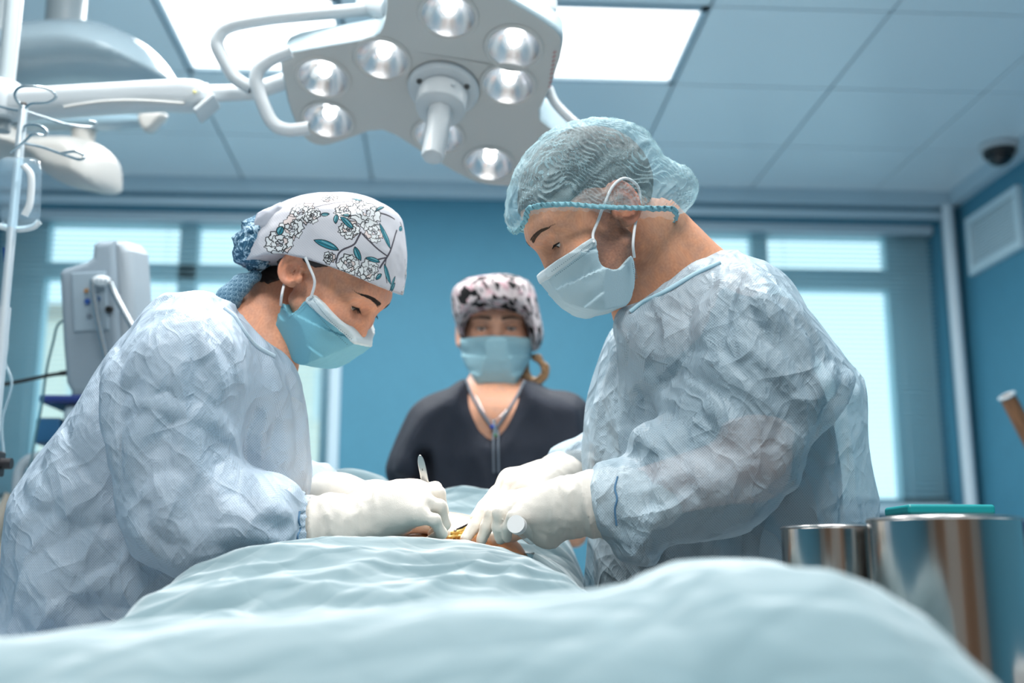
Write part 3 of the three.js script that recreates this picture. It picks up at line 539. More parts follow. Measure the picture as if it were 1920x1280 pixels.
// ------------------------------------------------------------------ operating table, patient, drapes
const drapeMat = new THREE.MeshPhysicalMaterial({ color: lin(0.195, 0.33, 0.38), roughness: 0.85, transmission: 0.45, thickness: 0, bumpMap: sheetCrease, bumpScale: 0.006, side: THREE.DoubleSide });
const skinMat = new THREE.MeshPhysicalMaterial({ color: lin(0.40, 0.165, 0.06), roughness: 0.5, map: skinTint, bumpMap: skinBump, bumpScale: 0.00025 });
{
  const t = thing('operating_table', 'padded operating table under the blue drapes', 'table', [-0.07, 0, -1.3]);
  part(t, 'pad', boxAB(-0.33, 0.76, -2.02, 0.19, 0.81, -0.42, 0.02), std(lin(0.02, 0.022, 0.025), 0.5));
  part(t, 'frame', boxAB(-0.31, 0.71, -2.0, 0.17, 0.76, -0.44, 0.008), steel);
  part(t, 'column', boxAB(-0.2, 0.12, -1.5, 0.06, 0.71, -1.1, 0.02), steel);
  part(t, 'base', boxAB(-0.3, 0, -1.75, 0.16, 0.12, -0.85, 0.03), std(lin(0.35, 0.4, 0.42), 0.4));
  // patient
  const p = thing('person', 'patient lying under blue drapes with bare abdomen between the gloved hands', 'person', [-0.07, 0.81, -1.4]);
  const B = (x, y, z) => {
    let f = sEll(x, y, z, -0.06, 0.955, -1.62, 0.185, 0.145, 0.34);
    f = smin(f, sEll(x, y, z, 0.0, 1.055, -1.65, 0.12, 0.078, 0.075), 0.08);
    f = smin(f, sEll(x, y, z, -0.07, 0.93, -1.25, 0.18, 0.115, 0.2), 0.08);
    f = smin(f, sEll(x, y, z, -0.07, 0.93, -1.93, 0.09, 0.1, 0.09), 0.05);
    for (const s of [-1, 1]) {
      f = smin(f, sCap(x, y, z, [-0.07 + s * 0.09, 0.9, -1.2], [-0.07 + s * 0.1, 0.9, -0.82], 0.085, 0.06), 0.05);
      f = smin(f, sCap(x, y, z, [-0.07 + s * 0.1, 0.9, -0.82], [-0.07 + s * 0.1, 0.87, -0.5], 0.06, 0.035), 0.04);
      f = smin(f, sCap(x, y, z, [-0.07 + s * 0.19, 0.93, -1.8], [-0.07 + s * 0.225, 0.9, -1.52], 0.05, 0.04), 0.05);
      f = smin(f, sCap(x, y, z, [-0.07 + s * 0.225, 0.9, -1.52], [-0.07 + s * 0.232, 0.94, -1.24], 0.04, 0.03), 0.03);
    }
    return f;
  };
  part(p, 'body', boxUV(meshField(B, [-0.4, 0.72, -2.1], [0.27, 1.18, -0.42], 0.01)), skinMat, 'tanned skin of the abdomen');
  // the opened field: yellow tissue strands by the hands
  const fat = std(lin(0.80, 0.62, 0.22), 0.35);
  const gs = [];
  for (let k = 0; k < 26; k++) { const a = rr(826, 866), b = rr(1000, 1016), l = rr(14, 40), d = rr(1.52, 1.545); gs.push(tube([P(a, b, d), P(a + l * 0.5, b - rr(4, 10), d - 0.012), P(a + l, b - rr(-4, 16), d)], rr(0.0012, 0.003), 10, 6)); }
  const fm = part(p, 'tissue', gs, fat, 'yellow tissue strands in the opened field'); fm.userData.kind = 'stuff';
}
function gridSheet(nu, nv, fn, keep) {
  const pos = [], uv = [], idx = [];
  for (let j = 0; j <= nv; j++) for (let i = 0; i <= nu; i++) { const q = fn(i / nu, j / nv); pos.push(q[0], q[1], q[2]); uv.push(q[3] ?? i / nu, q[4] ?? j / nv); }
  for (let j = 0; j < nv; j++) for (let i = 0; i < nu; i++) {
    const a = j * (nu + 1) + i, b = a + 1, c = a + nu + 1, d = c + 1;
    if (keep && !keep(pos[a * 3], pos[a * 3 + 1], pos[a * 3 + 2])) continue;
    idx.push(a, b, c, b, d, c);
  }
  const g = new THREE.BufferGeometry(); g.setAttribute('position', new THREE.Float32BufferAttribute(pos, 3)); g.setAttribute('uv', new THREE.Float32BufferAttribute(uv, 2)); g.setIndex(idx); g.computeVertexNormals();
  return g;
}
const lerpTab = (tab, x) => { if (x <= tab[0][0]) return tab[0][1]; for (let i = 1; i < tab.length; i++) if (x <= tab[i][0]) { const t = (x - tab[i - 1][0]) / (tab[i][0] - tab[i - 1][0]), s = t * t * (3 - 2 * t) * 0.6 + t * 0.4; return tab[i - 1][1] + (tab[i][1] - tab[i - 1][1]) * s; } return tab[tab.length - 1][1]; };
const ridge = (x, y, z) => 1 - 2 * abs(N3(x, y, z));
{
  // sheet over the patient with an opening at the operating field
  const top = [[-2.15, 1.00], [-2.0, 1.16], [-1.86, 1.185], [-1.74, 1.13], [-1.66, 1.09], [-1.50, 1.072], [-1.43, 1.086], [-1.38, 1.089], [-1.30, 1.075], [-1.2, 1.045], [-1.05, 1.01], [-0.9, 0.985], [-0.78, 0.97]];
  const half = [[-2.15, 0.26], [-1.9, 0.30], [-1.7, 0.29], [-1.5, 0.25], [-1.38, 0.222], [-1.2, 0.25], [-0.9, 0.27], [-0.78, 0.27]];
  const f = (u, v) => {
    const z = -2.15 + 1.37 * v, s = (u - 0.5) * 3.4, a = abs(s), sg = Math.sign(s), w = lerpTab(half, z), t = lerpTab(top, z), yb = min(0.95, t - 0.09);
    let x, y;
    if (a <= 1) { const th = a * PI / 2; x = w * sin(th) ** 0.75; y = yb + (t - yb) * cos(th) ** 0.55; } else { x = w + 0.05 * (a - 1); y = yb - (a - 1) * 0.42; }
    const hang = step(0.75, 1.2, a);
    let px = -0.075 + sg * x, py = y, pz = z;
    const near = exp(-(((z + 1.39) / 0.05) ** 2));
    const fold = ridge(px * 4 + 3, z * 13, 2.2) * 0.010 + ridge(px * 9, z * 7 + px * 9, 5.1) * 0.006 + ridge(px * 20, z * 22, 1.1) * 0.0025;
    py += fold * (1 - hang) * (1 - near * 0.8) * step(0, 0.5, 1.05 - a * 0.6);
    px += sg * hang * (0.02 * ridge(z * 9, py * 2, 3 + sg) + 0.008 * ridge(z * 22, py * 5, 8));
    // far side: hump on the left, hollow in the middle
    if (z < -1.7) py += step(-1.7, -1.85, z) * (0.028 * exp(-(((px + 0.16) / 0.07) ** 2)) - 0.02 * exp(-(((px + 0.04) / 0.05) ** 2)));
    return [px, py, pz, px * 1 + 0.3, z + (y < yb ? y : 0)];
  };
  const hole = (x, y, z) => !(((x + 0.015) / 0.138) ** 2 + ((z + 1.59) / 0.11) ** 2 < 1 && y > 0.95);
  const d = thing('surgical_drape', 'light blue drape mounded over the patient with folds and an opening at the hands', 'drape', [-0.075, 0.81, -1.4]);
  part(d, 'sheet', gridSheet(240, 260, f, hole), drapeMat);
  // foreground sheet
  const sil = [[-200, 1215], [0, 1200], [200, 1188], [400, 1176], [600, 1160], [800, 1142], [950, 1130], [1100, 1118], [1190, 1102], [1245, 1080], [1300, 1062], [1400, 1057], [1490, 1064], [1560, 1085], [1620, 1120], [1680, 1190], [1750, 1280], [1850, 1400], [2000, 1560]].map(([px, py]) => { const p = P(px, py, 0.76); return [p.x, p.y]; });
  const g = (u, v) => {
    const x = -0.47 + 0.86 * u, z = -1.04 + 0.62 * v, r = lerpTab(sil, x), q = z + 0.77;
    let y = r - (q > 0 ? 1.1 * q * q + 0.05 * q : 0.55 * q * q) - step(-0.34, -0.47, x) * 0.25;
    y += 0.006 * ridge(x * 7, z * 4 + x * 3, 1.3) * step(0, 0.06, abs(q)) + 0.003 * ridge(x * 15 + 4, z * 11, 6.3);
    return [x, y, z, x, z];
  };
  const fgd = thing('leg_drape', 'out-of-focus pale blue drape rising to a hump across the foreground', 'drape', [-0.05, 0.81, -0.75]);
  part(fgd, 'sheet', gridSheet(160, 110, g), drapeMat);
  // white towel beside the pots
  const tw = thing('white_towel', 'white folded towel edge at the lower right before the large pot', 'towel', [0.42, TABLE_Y, -0.97]);
  part(tw, 'cloth', gridSheet(60, 30, (u, v) => { const x = 0.32 + 0.30 * u, z = -1.04 + 0.12 * v; const base = TABLE_Y + 0.004 + 0.05 * (1 - u) ** 0.7 * sin(PI * clamp(v, 0.02, 0.98)) ** 0.6; return [x, base + 0.004 * ridge(x * 20, z * 20, 3), z, x, z]; }), std(lin(0.75, 0.78, 0.8), 0.8, { side: THREE.DoubleSide }));
}
// ------------------------------------------------------------------ people: shared builders
// A head has its own frame: X forward, Y up, Z to one side, origin between the ears.
function headFrame(sgn, pitch, yaw, roll, px, py, d, size = 1) {
  const r = PI / 180, p = pitch * r, y = yaw * r, q = roll * r;
  const F = new THREE.Vector3(sgn * cos(p) * cos(y), -sin(p), cos(p) * sin(y)), U = new THREE.Vector3(0, 1, 0).addScaledVector(F, -F.y).normalize(), Z = new THREE.Vector3().crossVectors(F, U);
  const U2 = U.clone().multiplyScalar(cos(q)).addScaledVector(Z, sin(q)), Z2 = new THREE.Vector3().crossVectors(F, U2), O = V(K(px, py, d));
  const m = new THREE.Matrix4().makeBasis(F.clone().multiplyScalar(size), U2.clone().multiplyScalar(size), Z2.clone().multiplyScalar(size)).setPosition(O), inv = m.clone().invert(), e = inv.elements;
  return {
    m, near: sgn,
    world: m.clone().premultiply(M4),
    toLocal: (x, y, z) => [e[0] * x + e[4] * y + e[8] * z + e[12], e[1] * x + e[5] * y + e[9] * z + e[13], e[2] * x + e[6] * y + e[10] * z + e[14]],
    // where the line of sight through a traced landmark meets the plane Z = off of the head
    at(px, py, off) { const a = new THREE.Vector3(0, 0, 0).applyMatrix4(inv), b = V(K(px, py, 1)).applyMatrix4(inv).sub(a), t = (off - a.z) / b.z; return [a.x + b.x * t, a.y + b.y * t]; },
  };
}
const EYE = { x: 0.0768, y: 0.021, z: 0.032, r: 0.0142, lid: 0.0157 };
function headField({ jaw = 1, nose = 1, gaze = -0.32, open = 0.17, neck = null, lower = 0.86, ear = 1 }) {
  return (X, Y0, Z) => {
    const z = abs(Z), Y = Y0 < 0 ? Y0 / lower : Y0;
    let f = sEll(X, Y, Z, -0.004, 0.046, 0, 0.099, 0.088, 0.077);
    f = smin(f, sEll(X, Y, z, 0.05, -0.005, 0, 0.052, 0.085, 0.063), 0.03);
    f = smin(f, sEll(X, Y, z, 0.055, -0.062, 0, 0.045 * jaw, 0.032, 0.046 * jaw), 0.03);
    f = smin(f, sCap(X, Y, z, [0.02, -0.045, 0.052 * jaw], [0.078 * jaw, -0.083, 0.012], 0.016, 0.013), 0.02);
    f = smin(f, sEll(X, Y, z, 0.066, -0.006, 0.043, 0.026, 0.02, 0.022), 0.025);                      // cheekbones
    f = smin(f, sCap(X, Y, z, [0.093, 0.045, 0.008], [0.080, 0.046, 0.046], 0.010, 0.010), 0.018);      // brow
    f = smax(f, -sEll(X, Y, z, 0.107, 0.020, 0.033, 0.021, 0.0135, 0.021), 0.010);                       // sockets
    f = smin(f, sCap(X, Y, Z, [0.096, 0.03, 0], [0.113 * nose, -0.012, 0], 0.0065, 0.0095), 0.012);
    f = smin(f, sSph(X, Y, z, 0.103 * nose, -0.015, 0.010, 0.0075), 0.008);
    f = smin(f, sEll(X, Y, Z, 0.094, -0.05, 0, 0.016, 0.016, 0.026), 0.014);
    f = smin(f, sSph(X, Y, Z, 0.088 * jaw, -0.086, 0, 0.0175 * jaw), 0.016);
    // lids round the eyeball, parted by a narrow opening
    const ex = X - EYE.x, ey = Y - EYE.y, ez = z - EYE.z, er = sqrt(ex * ex + ey * ey + ez * ez);
    if (er < 0.034) {
      const ang = Math.atan2(ey, ex), half = open * (1 - (ez / 0.0142) ** 2), cut = (abs(ang - gaze) - half) * EYE.lid;
      f = smin(f, er - EYE.lid, 0.004);
      f = max(f, -max(cut, er - 0.021, 0.002 - ex));
    }
    // ear
    if (z > 0.055) {
      const ax = (X + 0.006) / ear, ay = (Y - 0.002) / ear, c = 0.97, s = 0.22, lx = ax * c + ay * s, ly = ay * c - ax * s, lz = (z - 0.081) / ear - (-lx) * 0.38;
      let e = sEll(lx, ly, lz, 0, 0, 0, 0.0185, 0.032, 0.0055);
      e = smin(e, sEll(lx, ly, lz, 0.006, -0.026, -0.002, 0.009, 0.010, 0.006), 0.006);
      const q = sqrt((lx / 0.0165) ** 2 + (ly / 0.0295) ** 2); e = smin(e, hypot((q - 1) * 0.019, lz - 0.004) - 0.0038 + (lx > 0.012 && ly < 0.01 ? 0.004 : 0), 0.004);
      e = smax(e, -sEll(lx, ly, lz, 0.004, -0.003, 0.007, 0.0105, 0.017, 0.0105), 0.003);
      f = smin(f, e, 0.007);
      f = smin(f, sEll(X, Y, z, 0.0125, -0.002, 0.079, 0.005, 0.008, 0.005), 0.005);
    }
    if (neck) f = smin(f, neck(X, Y, Z), 0.035);
    return f;
  };
}
const withColor = (g, fn) => { const p = g.attributes.position, c = new Float32Array(p.count * 3); for (let i = 0; i < p.count; i++) c.set(fn(p.getX(i), p.getY(i), p.getZ(i)), i * 3); g.setAttribute('color', new THREE.BufferAttribute(c, 3)); return g; };
function eyesAndBrows(person, H, hair, gaze, browLift = 0, open = 0.3, lashLength = 1) {
  const white = std(lin(0.62, 0.60, 0.58), 0.15), iris = std(lin(0.035, 0.02, 0.012), 0.1), dark = std(lin(0.012, 0.009, 0.008), 0.6), brow = std(hair, 0.8);
  for (const s of [-1, 1]) {
    const e = part(person, 'eye', new THREE.SphereGeometry(EYE.r, 28, 20).translate(EYE.x, EYE.y, s * EYE.z).applyMatrix4(H.world), white);
    part(e, 'iris', new THREE.SphereGeometry(0.0062, 20, 14).translate(EYE.x + 0.0086 * cos(gaze - 0.05), EYE.y + 0.0086 * sin(gaze - 0.05), s * EYE.z).applyMatrix4(H.world), iris);
    const rim = (w, a, r) => { const h = sqrt(max(0, r * r - w * w)), g = a * (1 - (w / 0.0142) ** 2) + gaze; return [EYE.x + h * cos(g), EYE.y + h * sin(g), s * (EYE.z + w)]; };
    const L = []; for (let k = 0; k < 13; k++) L.push(rim(-0.0132 + k * 0.0022, open, EYE.lid + 0.0001));
    const hairs = [tube(L, 0.00085, 36, 6).applyMatrix4(H.world)];
    for (let k = 0; k < 34; k++) { const w = -0.0115 + k * 0.0007, a = rim(w, open, EYE.lid), l = rr(0.005, 0.0085) * lashLength, b = [a[0] + l * cos(gaze - 0.25), a[1] + l * sin(gaze - 0.25) + 0.0012, a[2] + s * w * 0.3 + rr(-0.0006, 0.0006)]; hairs.push(rod(a, b, 0.00036, 0.0001, 4).applyMatrix4(H.world)); }
    part(person, 'eyelashes', hairs, dark);
    const bg = [], front = (Y, Z) => { let a = 0.05, b = 0.15; for (let i = 0; i < 24; i++) { const c = (a + b) / 2; if (H.field(c, Y, Z) < 0) a = c; else b = c; } return a; };
    for (let k = 0; k < 170; k++) { const t = k / 169, w = 0.010 + t * 0.042, lift = 0.0445 + browLift + 0.006 * sin(t * 2.4) - 0.004 * t, j = rr(-1, 1) * 0.0038 * (1 - t * 0.75), w2 = w + 0.007, y2 = lift + j + 0.002 * (1 - 2 * t); bg.push(rod([front(lift + j, s * w), lift + j, s * w], [front(y2, s * w2) + 0.0004, y2, s * w2], 0.00062, 0.0002, 4).applyMatrix4(H.world)); }
    part(person, 'eyebrow', bg, brow);
  }
}
// cloth creases: the lower envelope of many tilted bowls, so that shallow dents meet in sharp, straight ridges
const hash3 = (i, j, k, n) => { let h = Math.imul(i, 374761393) ^ Math.imul(j, 668265263) ^ Math.imul(k, 2147483647 - 1234567) ^ Math.imul(n, 1274126177); h = Math.imul(h ^ (h >>> 13), 1274126177); h ^= h >>> 16; return (h >>> 0) / 4294967296; };
const bowlCache = new Map();
function bowl(i, j, k, n) {
  const key = ((i & 511) << 18 | (j & 511) << 9 | (k & 511)) + n * 134217728;
  let c = bowlCache.get(key);
  if (!c) bowlCache.set(key, c = [i + hash3(i, j, k, n), j + hash3(i, j, k, n + 11), k + hash3(i, j, k, n + 22), hash3(i, j, k, n + 33) * 0.35, hash3(i, j, k, n + 44) - 0.5, hash3(i, j, k, n + 55) - 0.5, hash3(i, j, k, n + 66) - 0.5]);
  return c;
}
function crumple(x, y, z, s, n = 0) {
  const X = x * s + 200 + 0.35 * N3(x * s * 0.8, y * s * 0.8, z * s * 0.8 + n), Y = y * s + 200, Z = z * s + 200, i0 = floor(X), j0 = floor(Y), k0 = floor(Z);
  let h = 9;
  for (let i = -1; i <= 1; i++) for (let j = -1; j <= 1; j++) for (let k = -1; k <= 1; k++) {
    const c = bowl(i0 + i, j0 + j, k0 + k, n), dx = X - c[0], dy = Y - c[1], dz = Z - c[2], v = sqrt(dx * dx + dy * dy + dz * dz) + c[3] + 0.9 * (dx * c[4] + dy * c[5] + dz * c[6]);
    if (v < h) h = v;
  }
  return h - 0.55;
}
// where a line of sight meets a field (tripod frame), or null
function hit(f, px, py, d0 = 1.0, d1 = 2.4) {
  let d = d0;
  for (let i = 0; i < 400 && d < d1; i++) { const q = K(px, py, d), v = f(...q); if (v < 0.0006) return q; d += max(0.0008, v * 0.55); }
  return null;
}
// folds laid on a garment along traced lines: straight-sided ridges with a sharp crest
function foldField(base, lines) {
  const segs = [];
  for (const { p, r = 0.007, h = 0.004 } of lines) {
    let prev = null;
    const n = p.length;
    for (let i = 0; i < n - 1; i++) for (let k = 0; k < 5; k++) {
      const t = k / 5, q = hit(base, p[i][0] + (p[i + 1][0] - p[i][0]) * t, p[i][1] + (p[i + 1][1] - p[i][1]) * t);
      if (!q) { prev = null; continue; }
      const u = (i + t) / (n - 1), e = sin(PI * clamp(u, 0.05, 0.95)) ** 0.6, c = { q, w: 0.008 + r * 2.1 * e, h: (0.002 + h * 1.7) * e };
      if (prev) segs.push([prev.q, q, c.w, c.h]);
      prev = c;
    }
  }
  const mids = segs.map(([a, b]) => [(a[0] + b[0]) / 2, (a[1] + b[1]) / 2, (a[2] + b[2]) / 2]);
  return (f, x, y, z) => {
    let best = 0;
    for (let i = 0; i < segs.length; i++) {
      const m = mids[i], dx = x - m[0], dy = y - m[1], dz = z - m[2];
      if (dx * dx + dy * dy + dz * dz > 0.0028) continue;
      const g = segs[i], d = sCap(x, y, z, g[0], g[1], 0, 0), v = g[3] * (1 - d / g[2]);
      if (v > best) best = v;
    }
    return f - best;
  };
}
// a gloved hand: wrist, four knuckle-to-tip chains and a thumb, all in tripod coordinates (px, py, distance)
function handField(h, scale = 1) {
  const k = (a) => K(...a), wr = k(h.wrist), arm = h.arm.map(k), F = h.fingers.map((c) => c.map(k)), T = h.thumb.map(k), rk = [0.0195, 0.02, 0.019, 0.017];
  return (x, y, z) => {
    let f = 1;
    for (let i = 0; i < arm.length - 1; i++) f = smin(f, sCap(x, y, z, arm[i], arm[i + 1], h.rArm[i] * scale, h.rArm[i + 1] * scale), 0.02);
    f = smin(f, sCap(x, y, z, arm[arm.length - 1], wr, h.rArm[h.rArm.length - 1] * scale, 0.03 * scale), 0.02);
    F.forEach((c, i) => { f = smin(f, sCap(x, y, z, wr, c[0], 0.024 * scale, rk[i] * 0.86 * scale), 0.022); });
    if (h.pad) for (const [p, r] of h.pad) f = smin(f, sSph(x, y, z, ...k(p), r), 0.025);
    f = smin(f, sCap(x, y, z, wr, T[0], 0.022 * scale, 0.017 * scale), 0.02);
    let g = 1;
    const chain = (c, r0) => { let e = 1; for (let i = 0; i < c.length - 1; i++) e = smin(e, sCap(x, y, z, c[i], c[i + 1], (r0 - 0.0009 * i) * scale, (r0 - 0.0009 * (i + 1)) * scale), 0.004); return e; };
    F.forEach((c, i) => { g = smin(g, chain(c, 0.0103 - (i === 3 ? 0.0012 : 0)), 0.0025); });
    g = smin(g, chain(T, 0.0118), 0.0025);
    return smin(f, g, 0.009);
  };
}
const gloveMat = new THREE.MeshPhysicalMaterial({ color: lin(0.70, 0.66, 0.60), roughness: 0.5, bumpMap: fineNoise, bumpScale: 0.0002 });
function glove(person, h, name = 'glove', scale = 1, label) {
  const f0 = handField(h, scale), pts = [...h.arm, h.wrist, ...h.fingers.flat(), ...h.thumb].map((a) => K(...a)), b = boundsOf(pts, 0.06);
  const f = (x, y, z) => f0(x, y, z) + 0.0012 * abs(N3(x * 60, y * 60, z * 60)) - (h.crease ? step(...h.crease, x) * (0.0028 * (1 - min(1, 3 * abs(N3(x * 42 + y * 10, y * 9, z * 9)))) + 0.0014 * (1 - min(1, 3 * abs(N3(x * 95, y * 22, z * 22))))) : 0);
  return part(person, name, boxUV(meshField(f, b[0], b[1], 0.0026).applyMatrix4(M4)), gloveMat, label);
}
const maskMaterial = (c) => new THREE.MeshPhysicalMaterial({ color: c, roughness: 0.78, bumpMap: fineNoise, bumpScale: 0.00025 });
// a pleated mask, cut to an outline in the head's middle plane
function makeMask(person, H, outline, color, { fan, pleats = 3, band, stitch, swell = 1, cell = 0.002 }) {
  const form = (X, Y, Z) => {
    let f = smin(H.field(X, Y, Z * 0.96) - 0.0068, sEll(X, Y, Z, 0.055, -0.045, 0, 0.062 * swell, 0.09, 0.072), 0.012);
    f = smin(f, sEll(X, Y, Z, 0.098, -0.02, 0, 0.03, 0.032, 0.024), 0.03);
    f = smin(f, sEll(X, Y, Z, 0.084, -0.076, 0, 0.036, 0.036, 0.04), 0.03);
    return f;
  };
  const dist = polyDist(smoothLoop(outline, 2));
  const pl = (X, Y) => { const a = Math.atan2(Y - fan[1], X - fan[0]) * fan[2] / (2 * PI) * pleats * 2, t = a - floor(a); return hypot(X - fan[0], Y - fan[1]) > 0.012 ? 0.0032 * (t - 0.5) : 0; };
  const f = (X, Y, Z) => max(form(X, Y, Z) - 0.0028 - pl(X, Y) + 0.0018 * N3(X * 45, Y * 45, Z * 45), dist(X, Y) + 0.001 * N3(X * 80, Y * 80, Z * 80), abs(Z) - taper(Y));
  const taper = (Y) => 0.08 + 0.62 * min(0, Y + 0.04);
  const lo = [-0.03, -0.16, -0.095], hi = [0.16, 0.06, 0.095];
  const m = part(person, 'face_mask', boxUV(meshField(f, lo, hi, cell).applyMatrix4(H.world)), maskMaterial(color));
  if (band) {
    const bd = polyDist(band), bf = (X, Y, Z) => max(form(X, Y, Z) - 0.0042 - 0.5 * pl(X, Y), max(bd(X, Y), dist(X, Y) - 0.0006));
    part(m, 'nose_band', boxUV(meshField(bf, lo, hi, cell).applyMatrix4(H.world)), maskMaterial(lin(0.66, 0.76, 0.80)), 'white top band');
  }
  return { m, surface: (X, Y, off = 0.004) => { let lo2 = 0, hi2 = 0.12; for (let i = 0; i < 30; i++) { const c = (lo2 + hi2) / 2; if (form(X, Y, c) - off < 0) lo2 = c; else hi2 = c; } return lo2; } };
}

// a cap that follows a traced outline over the skull and is cut off along a traced lower edge
function capField(H, outline, edge, T, off, R = 0.065) {
  const big = sInflate(outline.map(([x, y]) => H.at(x, y, 0)), 0, R, T), e = edge.map(([x, y]) => H.at(x, y, H.near * off)), n = e.length;
  if (e[0][0] > e[n - 1][0]) e.reverse();
  const cut = polyDist([...e, [e[n - 1][0] + 0.3, e[n - 1][1] - 0.1], [0.5, 0.5], [-0.5, 0.5], [-0.5, e[0][1] - 0.3]]);
  return { form: big, cut, f: (X, Y, Z) => max(big(X, Y, Z), cut(X, Y)) };
}

// long creases of hanging cloth: narrow across the direction (dx, dy), long along it
function creases(x, y, z, dx, dy, n, fine = 1) {
  const v = x * dx + y * dy, u = x * dy - y * dx + 0.03 * N3(x * 7, y * 7, z * 7 + n), r = (t) => (1 - min(1, 2.4 * abs(t))) ** 1.4;
  const m = 0.6 + 0.8 * N3(x * 6 + n, y * 6, z * 6);
  return 0.012 * r(N3(u * 11 + n * 3, v * 2.6, z * 7)) * max(0.2, m) + fine * 0.0065 * r(N3(u * 24, v * 7 + n, z * 15)) * max(0, 1.2 - m) - 0.004;
}

// rows of stitch points on a mask, between traced landmarks
function stitches(mk, H, rows) {
  const dots = [], dot = new THREE.SphereGeometry(0.00065, 5, 4);
  for (const [x0, y0, x1, y1, o0, o1] of rows) { const n = Math.round(hypot(x1 - x0, y1 - y0) / 3.6); for (let i = 0; i <= n; i++) { const t = i / n, off = o0 + (o1 - o0) * t, [X, Y] = H.at(x0 + (x1 - x0) * t, y0 + (y1 - y0) * t, H.near * off), z = mk.surface(X, Y, 0.0045); dots.push(dot.clone().translate(X, Y, H.near * z).applyMatrix4(H.world)); } }
  part(mk.m, 'stitching', dots, std(lin(0.10, 0.20, 0.26), 0.7), 'rows of dark stitch points').userData.kind = 'stuff';
}
// ------------------------------------------------------------------ surgeon on the left (floral cap)
const gownMat = new THREE.MeshPhysicalMaterial({ color: lin(0.52, 0.64, 0.765), roughness: 0.5, map: nonwovenTint, bumpMap: gownCrease, bumpScale: 0.0085, transparent: true, opacity: 0.88, side: THREE.DoubleSide });
const gownMatMan = new THREE.MeshPhysicalMaterial({ color: lin(0.50, 0.65, 0.755), roughness: 0.5, map: nonwovenTint, bumpMap: gownCrease, bumpScale: 0.012, transparent: true, opacity: 0.68, side: THREE.DoubleSide });
const skinOf = (r, g, b) => new THREE.MeshPhysicalMaterial({ color: lin(r, g, b), roughness: 0.48, map: skinTint, bumpMap: skinBump, bumpScale: 0.0002, vertexColors: true, specularIntensity: 0.7 });
const px2 = (pts, d) => pts.map(([x, y]) => K(x, y, d));
function lowerBody(person, x, z, cloth, shoe) {            // trousers and shoes below the gown
  for (const s of [-1, 1]) {
    part(person, 'trouser_leg', noUV(new THREE.CylinderGeometry(0.085, 0.07, 0.7, 20).translate(x, 0.41, z + s * 0.11)), cloth);
    part(person, 'shoe', new RoundedBoxGeometry(0.27, 0.08, 0.1, 3, 0.03).translate(x + person.userData.toes * 0.05, 0.04, z + s * 0.11), shoe);
  }
}
const gownSkirt = (x, z, y0, y1, rx0, rz0, rx1, rz1) => (wx, wy, wz) => {   // world coordinates
  const t = clamp((wy - y0) / (y1 - y0), 0, 1), rx = rx0 + (rx1 - rx0) * t, rz = rz0 + (rz1 - rz0) * t, q = hypot((wx - x) / rx, (wz - z) / rz);
  return max((q - 1) * min(rx, rz), y0 - wy, wy - y1);
};
const worldOf = (x, y, z) => { const e = M4.elements; return [e[0] * x + e[4] * y + e[8] * z + e[12], e[1] * x + e[5] * y + e[9] * z + e[13], e[2] * x + e[6] * y + e[10] * z + e[14]]; };
